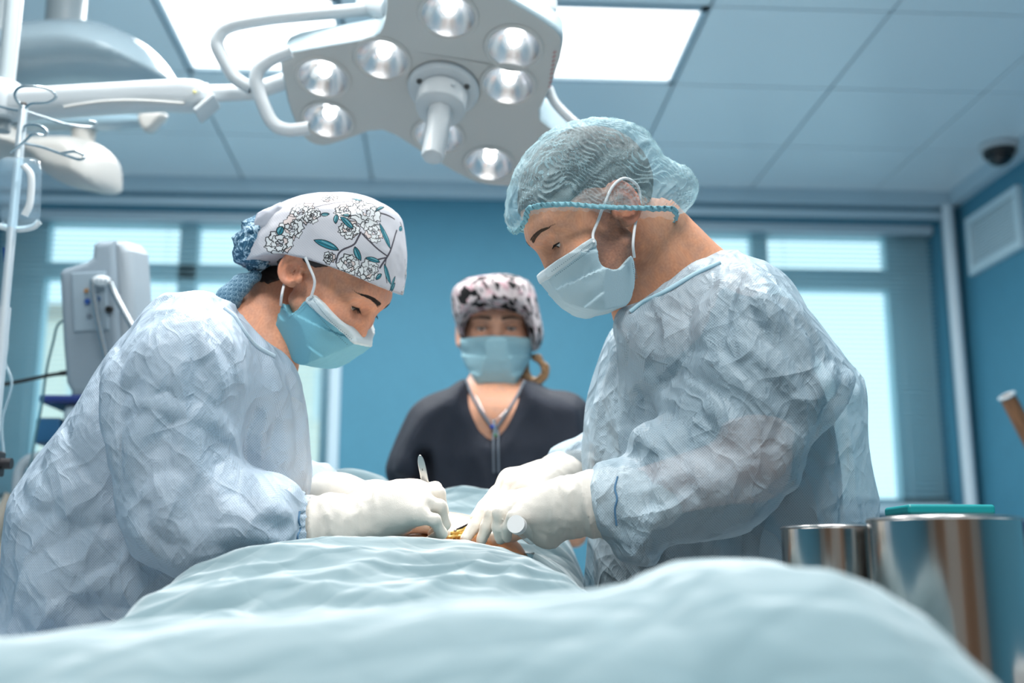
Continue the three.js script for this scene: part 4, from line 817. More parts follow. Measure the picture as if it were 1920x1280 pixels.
{
  const base = P(250, 1000, 1.56);
  const w = thing('person', 'surgeon on the left in pale blue gown and floral cap, bending over with a scalpel', 'person', [base.x, 0, base.z]);
  w.userData.toes = 1;
  const H = headFrame(1, 41.5, 20.6, -7, 596, 527, 1.60, 0.938);
  const head = headField({ nose: 0.95, jaw: 0.9, gaze: -0.34, open: 0.29, lower: 0.74, ear: 0.86 });
  H.field = head;
  const skin = skinOf(0.88, 0.43, 0.28);
  const hf = (X, Y, Z) => head(X, Y, Z);
  const hg = boxUV(meshField(hf, [-0.125, -0.13, -0.115], [0.15, 0.15, 0.115], 0.0017));
  withColor(hg, (X, Y, Z) => { const lip = 0, n = 0.5 + 0.5 * N3(X * 90, Y * 90, Z * 90), ear = step(0.076, 0.086, abs(Z)), ck = exp(-(((X - 0.075) / 0.03) ** 2 + ((Y + 0.012) / 0.02) ** 2)); return [1 - 0.02 * n, 1 - 0.05 * n - 0.1 * ear - 0.08 * ck, 1 - 0.05 * n - 0.12 * ear - 0.08 * ck]; });
  hg.applyMatrix4(H.m);
  const sh = K(310, 710, 1.44), el = K(330, 975, 1.405), wr = K(600, 990, 1.45), sh2 = K(420, 720, 1.74), el2 = K(430, 940, 1.76), wr2 = K(640, 942, 1.63);
  const torso = sInflate(px2([[350, 585], [440, 600], [500, 665], [550, 720], [570, 850], [560, 1000], [480, 1150], [300, 1250], [120, 1250], [70, 1050], [110, 860], [220, 690]], 1.57), -1.57, 0.12, 0.095);
  const bodyF = (x, y, z) => {
    let f = sCap(x, y, z, K(518, 560, 1.625), K(455, 650, 1.60), 0.05, 0.064);
    f = smin(f, sCap(x, y, z, K(515, 610, 1.60), K(510, 660, 1.58), 0.03, 0.032), 0.04);
    f = smin(f, torso(x, y, z) + 0.012, 0.06);
    f = smin(f, sCap(x, y, z, sh, el, 0.052, 0.042), 0.04); f = smin(f, sCap(x, y, z, el, wr, 0.042, 0.028), 0.02);
    f = smin(f, sCap(x, y, z, sh2, el2, 0.052, 0.042), 0.04); f = smin(f, sCap(x, y, z, el2, wr2, 0.042, 0.028), 0.02);
    return f;
  };
  const bg = boxUV(meshField(bodyF, K(40, 1330, 1.72), [K(640, 0, 1.65)[0], K(0, 520, 1.6)[1], -1.26], 0.008));
  withColor(bg, () => [1, 0.98, 0.96]);
  part(w, 'body', mergeGeometries([hg, bg]).applyMatrix4(M4), skin);
  eyesAndBrows(w, H, lin(0.03, 0.016, 0.012), -0.34, -0.003, 0.29, 1.2);
  // scrubs under the gown
  const scrub = (x, y, z) => smin(torso(x, y, z) + 0.002, sCap(x, y, z, sh, [sh[0] + (el[0] - sh[0]) * 0.55, sh[1] + (el[1] - sh[1]) * 0.55, sh[2]], 0.066, 0.062), 0.03);
  part(w, 'scrub_top', noUV(meshField((x, y, z) => max(scrub(x, y, z), sEll(x, y, z, ...K(480, 590, 1.57), 0.085, 0.085, 0.1) * -1), K(20, 1340, 1.74), [K(620, 0, 1.6)[0], K(0, 560, 1.57)[1], -1.3], 0.01).applyMatrix4(M4)), std(lin(0.42, 0.52, 0.62), 0.85));
  // gown
  const gTorso = sInflate(px2([[352, 566], [405, 574], [440, 592], [466, 628], [512, 667], [546, 690], [566, 750], [580, 850], [584, 912], [560, 1020], [500, 1120], [420, 1290], [200, 1330], [20, 1330], [-90, 1250], [4, 1120], [16, 1010], [30, 925], [60, 880], [120, 792], [190, 694], [250, 620], [300, 588]], 1.56), -1.56, 0.13, 0.13);
  const gSleeve = sInflate(px2([[345, 574], [405, 585], [452, 640], [464, 720], [452, 800], [460, 872], [505, 884], [548, 904], [566, 930], [572, 985], [556, 1026], [485, 1046], [412, 1090], [330, 1072], [264, 1036], [226, 966], [210, 885], [204, 790], [214, 700], [264, 618]], 1.405), -1.405, 0.085, 0.088, 0.05, 0);
  const farSleeve = (x, y, z) => smin(sCap(x, y, z, K(420, 740, 1.74), K(470, 900, 1.76), 0.09, 0.075), sCap(x, y, z, K(470, 900, 1.76), K(592, 922, 1.68), 0.075, 0.04), 0.05);
  const cuff = (x, y, z) => sCap(x, y, z, K(562, 985, 1.43), K(604, 992, 1.44), 0.042, 0.036);
  const skirt = gownSkirt(P(180, 1150, 1.56).x, P(180, 1150, 1.56).z, 0.45, 0.93, 0.24, 0.26, 0.2, 0.2);
  const neckCut = (x, y, z) => sCap(x, y, z, K(520, 560, 1.585), K(470, 630, 1.58), 0.05, 0.05);
  const base0 = (x, y, z) => { let f = smin(gTorso(x, y, z), gSleeve(x, y, z), 0.008); f = smin(f, farSleeve(x, y, z), 0.03); f = smin(f, cuff(x, y, z), 0.012); return smin(f, yoke(x, y, z), 0.03); };
  const yk = [[398, 602, 1.5], [428, 640, 1.49], [462, 676, 1.495], [502, 698, 1.53]].map((a) => K(...a));
  const yoke = (x, y, z) => { let f = sCap(x, y, z, K(360, 650, 1.47), K(440, 710, 1.5), 0.075, 0.06); for (let i = 0; i < 3; i++) f = smin(f, sCap(x, y, z, yk[i], yk[i + 1], 0.028, 0.028), 0.02); return f; };
  const fold = foldField(base0, [
    { p: [[346, 575], [341, 640], [340, 710], [344, 770]], r: 0.004, h: 0.003 }, { p: [[207, 786], [260, 752], [300, 760], [342, 772], [400, 788], [440, 820], [452, 862]], r: 0.005, h: 0.004 },
    { p: [[318, 604], [270, 660], [228, 722]], r: 0.008, h: 0.006 }, { p: [[330, 604], [296, 680], [268, 766]], r: 0.007, h: 0.005 }, { p: [[392, 600], [440, 660], [462, 740]], r: 0.006, h: 0.004 }, { p: [[370, 600], [400, 680], [420, 740]], r: 0.006, h: 0.004 },
    { p: [[350, 780], [358, 850], [366, 885], [410, 922]], r: 0.008, h: 0.007 }, { p: [[452, 868], [430, 900], [408, 922], [380, 940]], r: 0.008, h: 0.006 }, { p: [[356, 885], [318, 928], [316, 975], [345, 1004]], r: 0.008, h: 0.006 },
    { p: [[290, 780], [250, 830], [236, 890]], r: 0.008, h: 0.006 }, { p: [[410, 925], [430, 960], [470, 975]], r: 0.007, h: 0.005 }, { p: [[280, 925], [310, 915], [345, 905]], r: 0.006, h: 0.005 }, { p: [[250, 990], [300, 1030], [360, 1070], [410, 1086]], r: 0.007, h: 0.005 },
    { p: [[400, 1010], [440, 1000], [520, 1010]], r: 0.008, h: 0.005 }, { p: [[440, 880], [480, 905], [500, 950], [545, 968]], r: 0.008, h: 0.005 }, { p: [[400, 1084], [405, 1040], [390, 990]], r: 0.007, h: 0.006 },
    { p: [[215, 665], [206, 720], [207, 800], [222, 900]], r: 0.012, h: 0.01 }, { p: [[190, 700], [160, 800], [165, 860]], r: 0.01, h: 0.006 }, { p: [[110, 815], [112, 890], [150, 940], [225, 965]], r: 0.012, h: 0.009 }, { p: [[60, 900], [90, 925], [120, 930]], r: 0.008, h: 0.006 },
    { p: [[40, 1130], [90, 1090], [140, 1060], [235, 985]], r: 0.014, h: 0.012 }, { p: [[95, 1092], [170, 1092], [260, 1100], [330, 1098], [392, 1086]], r: 0.010, h: 0.008 }, { p: [[60, 1150], [90, 1130], [160, 1180]], r: 0.012, h: 0.008 },
    { p: [[474, 690], [482, 780], [474, 860]], r: 0.009, h: 0.006 }, { p: [[505, 690], [530, 780], [536, 880]], r: 0.008, h: 0.005 }, { p: [[540, 700], [562, 800], [572, 900]], r: 0.007, h: 0.004 },
  ]);
  const gf = (x, y, z) => {
    let f = base0(x, y, z);
    if (abs(f) < 0.06) {
      f = fold(f, x, y, z);
      const sl = step(0.03, -0.01, gSleeve(x, y, z));
      const fore = step(K(0, 820, 1.4)[1], K(0, 960, 1.4)[1], y + (x - K(330, 0, 1.4)[0]) * -0.35);
      if (sl > 0.02) f -= sl * (fore < 0.98 ? (1 - fore) * creases(x, y, z, 0.1, 0.99, 2) : 0) + sl * (fore > 0.02 ? fore * creases(x, y, z, 0.8, 0.6, 5) : 0);
      if (sl < 0.98) { const fr = step(K(420, 0, 1.5)[0], K(480, 0, 1.5)[0], x); f -= (1 - sl) * (fr > 0.5 ? creases(x, y, z, -0.1, 0.99, 9, 0.7) : creases(x, y, z, 0.55, 0.83, 9)); }
      f += 0.0025 * sin((y + x * 0.1) * 700) * step(K(548, 0, 1.43)[0], K(560, 0, 1.43)[0], x) * step(0.01, -0.002, cuff(x, y, z)) * step(K(590, 0, 1.43)[0], K(575, 0, 1.43)[0], x);
      f = smax(f, -neckCut(x, y, z), 0.004);
    }
    return f;
  };
  const gownGeo = boxUV(meshField(gf, [K(-60, 0, 1.8)[0], K(0, 1340, 1.7)[1], -1.83], [K(625, 0, 1.6)[0], K(0, 545, 1.6)[1], -1.26], 0.0036).applyMatrix4(M4));
  const gown = part(w, 'gown', gownGeo, gownMat);
  part(w, 'gown_skirt', boxUV(meshField((x, y, z) => skirt(x, y, z) - 0.02 * crumple(x, y * 0.2, z, 12, 4), [base.x - 0.45, 0.4, base.z - 0.4], [base.x + 0.45, 1.05, base.z + 0.4], 0.014)), gownMat);
  // neck binding
  const onGown = (pts, out = 0.001) => pts.map(([x, y]) => { const q = hit((a, b, c) => min(gf(a, b, c), bodyF(a, b, c)), x, y) || K(x, y, 1.5), l = hypot(...q), k = (l - out) / l; return V(q.map((v) => v * k)).applyMatrix4(M4); });
  part(gown, 'neck_binding', tube(onGown([[420, 577], [440, 594], [458, 622], [478, 646], [500, 660], [514, 667]]), 0.003, 50, 8), std(lin(0.55, 0.68, 0.78), 0.7));
  part(gown, 'cuff_stitching', tube(onGown([[562, 958], [560, 975], [563, 990], [558, 1005], [560, 1020]], 0.0005), 0.0013, 40, 6), std(lin(0.10, 0.22, 0.36), 0.7), 'dark blue elastic stitching');
  lowerBody(w, base.x + 0.02, base.z, std(lin(0.25, 0.35, 0.45), 0.8), std(lin(0.7, 0.7, 0.7), 0.5));
  // gloves
  glove(w, { arm: [[585, 990, 1.44], [640, 988, 1.447]], rArm: [0.041, 0.037], wrist: [690, 975, 1.455], fingers: [[[775, 922, 1.50], [816, 916, 1.51], [826, 948, 1.515], [818, 975, 1.51]], [[784, 924, 1.47], [822, 925, 1.475], [829, 958, 1.48], [815, 985, 1.49]], [[786, 940, 1.44], [824, 950, 1.44], [833, 982, 1.45], [812, 1000, 1.47]], [[778, 965, 1.42], [815, 975, 1.415], [828, 1000, 1.425], [805, 1012, 1.445]]], thumb: [[745, 985, 1.51], [800, 985, 1.525], [832, 1000, 1.515]], pad: [[[745, 950, 1.46], 0.031]], crease: [K(735, 0, 1.45)[0], K(690, 0, 1.45)[0]] }, 'glove');
  glove(w, { arm: [[578, 930, 1.68], [640, 940, 1.645]], rArm: [0.043, 0.037], wrist: [705, 948, 1.61], fingers: [[[752, 972, 1.58], [784, 988, 1.565], [800, 1006, 1.555]], [[754, 966, 1.6], [788, 982, 1.59], [806, 1002, 1.575]], [[752, 964, 1.62], [784, 978, 1.61], [802, 998, 1.60]], [[748, 966, 1.64], [774, 980, 1.63], [790, 998, 1.62]]], thumb: [[738, 988, 1.57], [772, 1003, 1.555], [792, 1010, 1.55]] }, 'glove');

  // cap with a printed pattern
  const capC = capField(H, [[478, 540], [480, 490], [500, 440], [530, 402], [565, 380], [605, 367], [645, 364], [690, 370], [728, 386], [742, 402], [748, 440], [751, 478], [746, 520], [738, 560], [700, 640], [580, 640]], [[470, 492], [502, 486], [540, 480], [580, 488], [620, 500], [660, 515], [700, 534], [722, 546], [742, 556]], 0.1, 0.07);
  const capI = capC.f, capF = (X, Y, Z) => max(capC.form(X, Y, Z) - 0.003 * crumple(X, Y, Z, 22, 3) - 0.001 * crumple(X, Y, Z, 60, 5), capC.cut(X, Y));
  const capG = meshField(capF, [-0.15, -0.1, -0.11], [0.17, 0.19, 0.11], 0.0025).toNonIndexed();
  const SPAN = 0.6, cc = [0.015, 0.055];
  const capUV = (X, Y, Z) => { const x = X - cc[0], y = Y - cc[1], r = hypot(x, y), a = Math.atan2(r, Z * 1.0 + 0.02) * 0.1; return [0.5 + x / (r + 1e-6) * a / SPAN, 0.5 + y / (r + 1e-6) * a / SPAN]; };
  { const p = capG.attributes.position, uv = new Float32Array(p.count * 2); for (let i = 0; i < p.count; i++) uv.set(capUV(p.getX(i), p.getY(i), p.getZ(i)), i * 2); capG.setAttribute('uv', new THREE.BufferAttribute(uv, 2)); }
  const cv = document.createElement('canvas'); cv.width = cv.height = 2048; const g = cv.getContext('2d');
  g.fillStyle = '#d9d9df'; g.fillRect(0, 0, 2048, 2048);
  g.fillStyle = 'rgba(150,160,180,0.35)'; for (let y = 0; y < 2048; y += 8) for (let x = (y / 8 % 2) * 4; x < 2048; x += 8) g.fillRect(x, y, 3, 3);
  const place = (zx, zy) => {                                // traced landmark -> place on the cloth
    const px = 380 + zx * 0.2968, py = 340 + zy * 0.2969, q = hit((a, b, c) => capI(...H.toLocal(a, b, c)), px, py); if (!q) { const [X, Y] = H.at(px, py, 0.02); const u = capUV(X, Y, 0.02); return [u[0] * 2048, (1 - u[1]) * 2048]; }
    const l = H.toLocal(...q), u = capUV(...l); return [u[0] * 2048, (1 - u[1]) * 2048];
  };
  const PXK = 2048 / SPAN * 0.2968 * 1.5 / 2100;            // cloth pixels for one traced pixel
  const ink = '#15171c', stroke = (pts, wd, c = ink) => { g.strokeStyle = c; g.lineWidth = wd; g.lineCap = g.lineJoin = 'round'; g.beginPath(); g.moveTo(...pts[0]); for (let i = 1; i < pts.length - 1; i++) g.quadraticCurveTo(...pts[i], (pts[i][0] + pts[i + 1][0]) / 2, (pts[i][1] + pts[i + 1][1]) / 2); g.lineTo(...pts[pts.length - 1]); g.stroke(); };
  const leaf = (a, b, wd, c = '#2b8a9c') => {
    const dx = b[0] - a[0], dy = b[1] - a[1], l = hypot(dx, dy), nx = -dy / l * wd, ny = dx / l * wd;
    g.beginPath(); g.moveTo(...a); g.bezierCurveTo(a[0] + dx * 0.2 + nx, a[1] + dy * 0.2 + ny, a[0] + dx * 0.7 + nx, a[1] + dy * 0.7 + ny, ...b); g.bezierCurveTo(a[0] + dx * 0.75 - nx * 0.7, a[1] + dy * 0.75 - ny * 0.7, a[0] + dx * 0.25 - nx * 0.7, a[1] + dy * 0.25 - ny * 0.7, ...a);
    g.fillStyle = c; g.fill(); g.strokeStyle = ink; g.lineWidth = 3; g.stroke(); g.lineWidth = 2; g.beginPath(); g.moveTo(...a); g.lineTo(a[0] + dx * 0.85, a[1] + dy * 0.85); g.stroke();
    g.strokeStyle = 'rgba(190,225,228,0.7)'; g.lineWidth = 3; g.beginPath(); g.moveTo(a[0] + dx * 0.2 + nx * 0.3, a[1] + dy * 0.2 + ny * 0.3); g.lineTo(a[0] + dx * 0.7 + nx * 0.4, a[1] + dy * 0.7 + ny * 0.4); g.stroke();
  };
  const flower = (c, r) => {
    for (const [rad, n, s] of [[r, 7, 0.55], [r * 0.68, 6, 0.45], [r * 0.36, 5, 0.32]]) for (let k = 0; k < n; k++) {
      const a = k * 2 * PI / n + rr(-0.3, 0.3), q = [c[0] + cos(a) * rad * 0.62, c[1] + sin(a) * rad * 0.62], pr = rad * s * rr(0.8, 1.2), m = 9;
      g.beginPath(); for (let i = 0; i <= m; i++) { const b = a - 1.9 + 3.8 * i / m, d = pr * (1 + 0.22 * sin(i * 2.4 + k)); g.lineTo(q[0] + cos(b) * d, q[1] + sin(b) * d); }
      g.fillStyle = rnd() < 0.18 ? '#ecdcd8' : '#eef1f2'; g.fill(); g.strokeStyle = ink; g.lineWidth = rr(1.6, 3.6); g.stroke();
    }
    g.strokeStyle = ink; g.lineWidth = 2; for (let k = 0; k < 7; k++) { const a = rr(0, 6.28); g.beginPath(); g.moveTo(c[0], c[1]); g.lineTo(c[0] + cos(a) * r * 0.2, c[1] + sin(a) * r * 0.2); g.stroke(); }
  };
  const T = (...p) => p.map(([x, y]) => place(x, y));
  for (let k = 0; k < 46; k++) {                             // the rest of the cloth
    const a = rr(0, 6.283), r = rr(500, 1000), c = [1024 + cos(a) * r, 1024 + sin(a) * r];
    stroke([c, [c[0] + rr(-80, 80), c[1] + rr(-80, 80)], [c[0] + rr(-150, 150), c[1] + rr(-150, 150)]], 7, '#4a4850');
    leaf(c, [c[0] + rr(-90, 90), c[1] + rr(40, 90)], rr(18, 30)); if (k % 2) flower([c[0] + 40, c[1] - 30], rr(45, 75));
  }
  const dk = '#4a4650';
  stroke(T([1225, 310], [1205, 380], [1180, 460], [1120, 545]), 11, dk); stroke(T([1000, 320], [975, 370], [955, 405], [860, 440], [842, 510]), 7, dk); stroke(T([1010, 330], [1060, 385], [1110, 430], [1165, 470]), 8, dk); stroke(T([1095, 195], [1150, 205], [1210, 240]), 9, dk); stroke(T([1030, 515], [1100, 495], [1165, 480]), 8, dk); stroke(T([680, 175], [780, 140], [930, 122]), 4, dk);
  stroke(T([1165, 470], [1150, 540], [1165, 640]), 6, dk);
  const S = PXK;
  for (const [x, y, r] of [[800, 100, 42], [620, 195, 62], [1000, 125, 50], [905, 180, 55], [1035, 190, 84], [560, 300, 58], [490, 390, 60], [1085, 320, 66], [925, 300, 48], [800, 482, 30], [925, 530, 52], [1055, 565, 60], [690, 215, 40]]) flower(place(x, y), r * S);
  for (const [a, b, wd] of [[[860, 435], [702, 370], 30], [[962, 412], [1000, 500], 26], [[1185, 425], [1118, 262], 34], [[1120, 510], [1030, 482], 24], [[1150, 520], [1190, 650], 30], [[1218, 598], [1188, 700], 22], [[950, 300], [870, 222], 24], [[848, 205], [840, 265], 20], [[745, 205], [800, 203], 16], [[505, 285], [480, 340], 26], [[1130, 585], [1095, 620], 22], [[1010, 120], [940, 105], 16], [[1150, 160], [1090, 190], 14], [[930, 215], [880, 210], 14], [[1215, 640], [1225, 720], 22]]) leaf(place(...a), place(...b), wd * S);
  const capTex = new THREE.CanvasTexture(cv); capTex.colorSpace = THREE.SRGBColorSpace; capTex.magFilter = THREE.LinearFilter;
  const capMat = new THREE.MeshPhysicalMaterial({ color: lin(0.82, 0.82, 0.83), map: capTex, roughness: 0.8, bumpMap: fineNoise, bumpScale: 0.0001 });
  const cap = part(w, 'surgical_cap', capG.applyMatrix4(H.world), capMat, 'white cap printed with flowers and teal leaves');
  // gathered bun pouch and ties at the back
  const pouchTex = dataTex(256, (u, v) => { const a = wrapN(u, v, 10, 2), b = wrapN(u, v, 26, 6), t = step(-0.1, 0.35, a + 0.5 * b), q = step(0.05, 0.3, b); return [0.16 + 0.45 * t + 0.1 * q, 0.34 + 0.38 * t + 0.1 * q, 0.45 + 0.34 * t + 0.1 * q]; }, true, 1 / 0.06);
  const bunP = px2([[512, 402], [482, 408], [456, 424], [441, 450], [439, 476], [450, 500], [480, 507], [506, 492], [520, 450]], 1.575), bunI = sInflate(bunP, -1.575, 0.035, 0.045), bb = boundsOf(bunP, 0.055);
  const bunF = (x, y, z) => bunI(x, y, z) - 0.008 * crumple(x * 0.4, y * 1.6, z, 60, 1) - 0.002 * sin((y * 1 - x * 0.4) * 260 + 4 * N3(x * 30, y * 30, z * 30));
  part(cap, 'bun_pouch', boxUV(meshField(bunF, bb[0], bb[1], 0.003).applyMatrix4(M4)), new THREE.MeshPhysicalMaterial({ map: pouchTex, roughness: 0.8 }), 'slate blue gathered bun pouch');
  const tieF = (x, y, z) => { let f = sCap(x, y, z, K(498, 416, 1.55), K(528, 400, 1.55), 0.016, 0.014); return f - 0.006 * crumple(x, y, z, 80, 7); };
  part(cap, 'gathered_edge', boxUV(meshField(tieF, K(470, 450, 1.62), [K(560, 0, 1.55)[0], K(0, 370, 1.55)[1], -1.5], 0.003).applyMatrix4(M4), 8), capMat);
  const tail = (x, y, z) => { let f = sCap(x, y, z, K(478, 517, 1.56), K(450, 535, 1.555), 0.009, 0.013); f = smin(f, sCap(x, y, z, K(450, 535, 1.555), K(428, 560, 1.55), 0.013, 0.016), 0.01); f = smin(f, sCap(x, y, z, K(428, 560, 1.55), K(416, 572, 1.55), 0.016, 0.01), 0.01); return f - 0.005 * crumple(x, y, z, 70, 3); };
  part(cap, 'tie', boxUV(meshField(tail, K(395, 600, 1.62), [K(500, 0, 1.55)[0], K(0, 490, 1.55)[1], -1.5], 0.003).applyMatrix4(M4), 9), new THREE.MeshPhysicalMaterial({ map: pouchTex, color: lin(0.95, 1, 1), roughness: 0.8 }));
  // hair under the cap edge
  const hairPoly = [[500, 470], [548, 474], [536, 492], [526, 506], [512, 520], [490, 527], [468, 522], [474, 500]].map(([x, y]) => H.at(x, y, 0.06)), temple = [[576, 480], [632, 492], [612, 503], [594, 501], [580, 496]].map(([x, y]) => H.at(x, y, 0.065));
  const hp = polyDist(hairPoly), tp = polyDist(temple), hairMat = std(lin(0.022, 0.012, 0.009), 0.45, { bumpMap: crinkleBump, bumpScale: 0.001 });
  const neckLocal = (X, Y, Z) => { const q = V([X, Y, Z]).applyMatrix4(H.m); return min(head(X, Y, Z), bodyF(q.x, q.y, q.z)); };
  part(w, 'hair', boxUV(meshField((X, Y, Z) => max(neckLocal(X, Y, Z) - 0.004 - 0.002 * N3(X * 60, Y * 160, Z * 60), min(hp(X, Y), tp(X, Y)) + 0.004 * N3(X * 120, Y * 120, 3)), [-0.14, -0.09, -0.12], [0.1, 0.1, 0.12], 0.0025).applyMatrix4(H.world)), hairMat);
  // mask
  const mo = [[598, 556, 0.062], [640, 596, 0.045], [679, 636, 0.008], [674, 649, 0.006], [642, 667, 0.006], [612, 681, 0.006], [588, 687, 0.012], [558, 680, 0.03], [532, 657, 0.045], [516, 628, 0.055], [512, 600, 0.06], [517, 580, 0.065], [528, 567, 0.068], [538, 578, 0.066], [547, 591, 0.066], [570, 574, 0.066]].map(([x, y, o]) => H.at(x, y, o));
  const bandP = [[590, 548, 0.062], [640, 586, 0.045], [692, 640, 0.008], [678, 654, 0.008], [636, 612, 0.045], [582, 568, 0.062]].map(([x, y, o]) => H.at(x, y, o)), fanC = H.at(500, 560, 0.045);
  const mk = makeMask(w, H, mo, lin(0.20, 0.50, 0.62), { fan: [...fanC, 5], pleats: 2, band: bandP });
  const loopMat = std(lin(0.78, 0.80, 0.82), 0.7), surf = (x, y) => { const [X, Y] = H.at(x, y, 0.06); return new THREE.Vector3(X, Y, mk.surface(X, Y) + 0.001).applyMatrix4(H.world); };
  const earP = (x, y, z) => new THREE.Vector3(x, y, z).applyMatrix4(H.world);
  part(mk.m, 'ear_loop', tube([surf(598, 562), P(590, 528, 1.503), P(580, 500, 1.5), P(572, 482, 1.498)], 0.0019, 40, 8), loopMat);
  part(mk.m, 'ear_loop', tube([surf(528, 572), P(528, 555, 1.515), P(531, 540, 1.525), P(535, 526, 1.55), P(540, 515, 1.57)], 0.0019, 30, 8), loopMat);
  stitches(mk, H, [[602, 566, 672, 638, 0.062, 0.012], [595, 575, 664, 648, 0.062, 0.012], [600, 560, 572, 579, 0.062, 0.066], [572, 579, 548, 597, 0.066, 0.067]]);
  // scalpel in her hand
  const a = P(787, 853, 1.475), b = P(800, 915, 1.482), tip = P(832, 1008, 1.50), s = thing('scalpel', 'steel scalpel standing up out of the left gloved fist', 'scalpel', tip.toArray());
  const dir = b.clone().sub(a).normalize(), mid = tip.clone();
  const shape = new THREE.Shape(); shape.moveTo(-0.0042, 0); shape.lineTo(-0.0042, 0.055); shape.quadraticCurveTo(-0.004, 0.068, 0, 0.070); shape.quadraticCurveTo(0.004, 0.068, 0.0042, 0.055); shape.lineTo(0.0042, 0);
  const hg2 = new THREE.ExtrudeGeometry(shape, { depth: 0.002, bevelEnabled: true, bevelSize: 0.0005, bevelThickness: 0.0005, bevelSegments: 2 });
  const up = dir.clone().negate(), zv = new THREE.Vector3(0, 0, 1).applyMatrix4(new THREE.Matrix4().extractRotation(M4)), xv = new THREE.Vector3().crossVectors(up, zv).normalize(), z3 = new THREE.Vector3().crossVectors(xv, up);
  const hm = new THREE.Matrix4().makeBasis(xv, up, z3).setPosition(a.clone().addScaledVector(up, -0.070));
  part(s, 'handle', hg2.applyMatrix4(hm), steel);
  part(s, 'engraving', [box(0.0016, 0.0005, 0.0003, 0, 0.05, 0.0028), box(0.0005, 0.0016, 0.0003, -0.0006, 0.0508, 0.0028), box(0.0016, 0.0005, 0.0003, 0, 0.0516, 0.0028), box(0.002, 0.0006, 0.0003, 0, 0.028, 0.0028), box(0.0006, 0.003, 0.0003, 0.0004, 0.026, 0.0028)].map((q) => q.applyMatrix4(hm)), std(lin(0.03, 0.03, 0.03), 0.5));
  part(s, 'blade', rod(a.clone().addScaledVector(up, -0.068), tip, 0.0022, 0.0006, 8), steel);
}
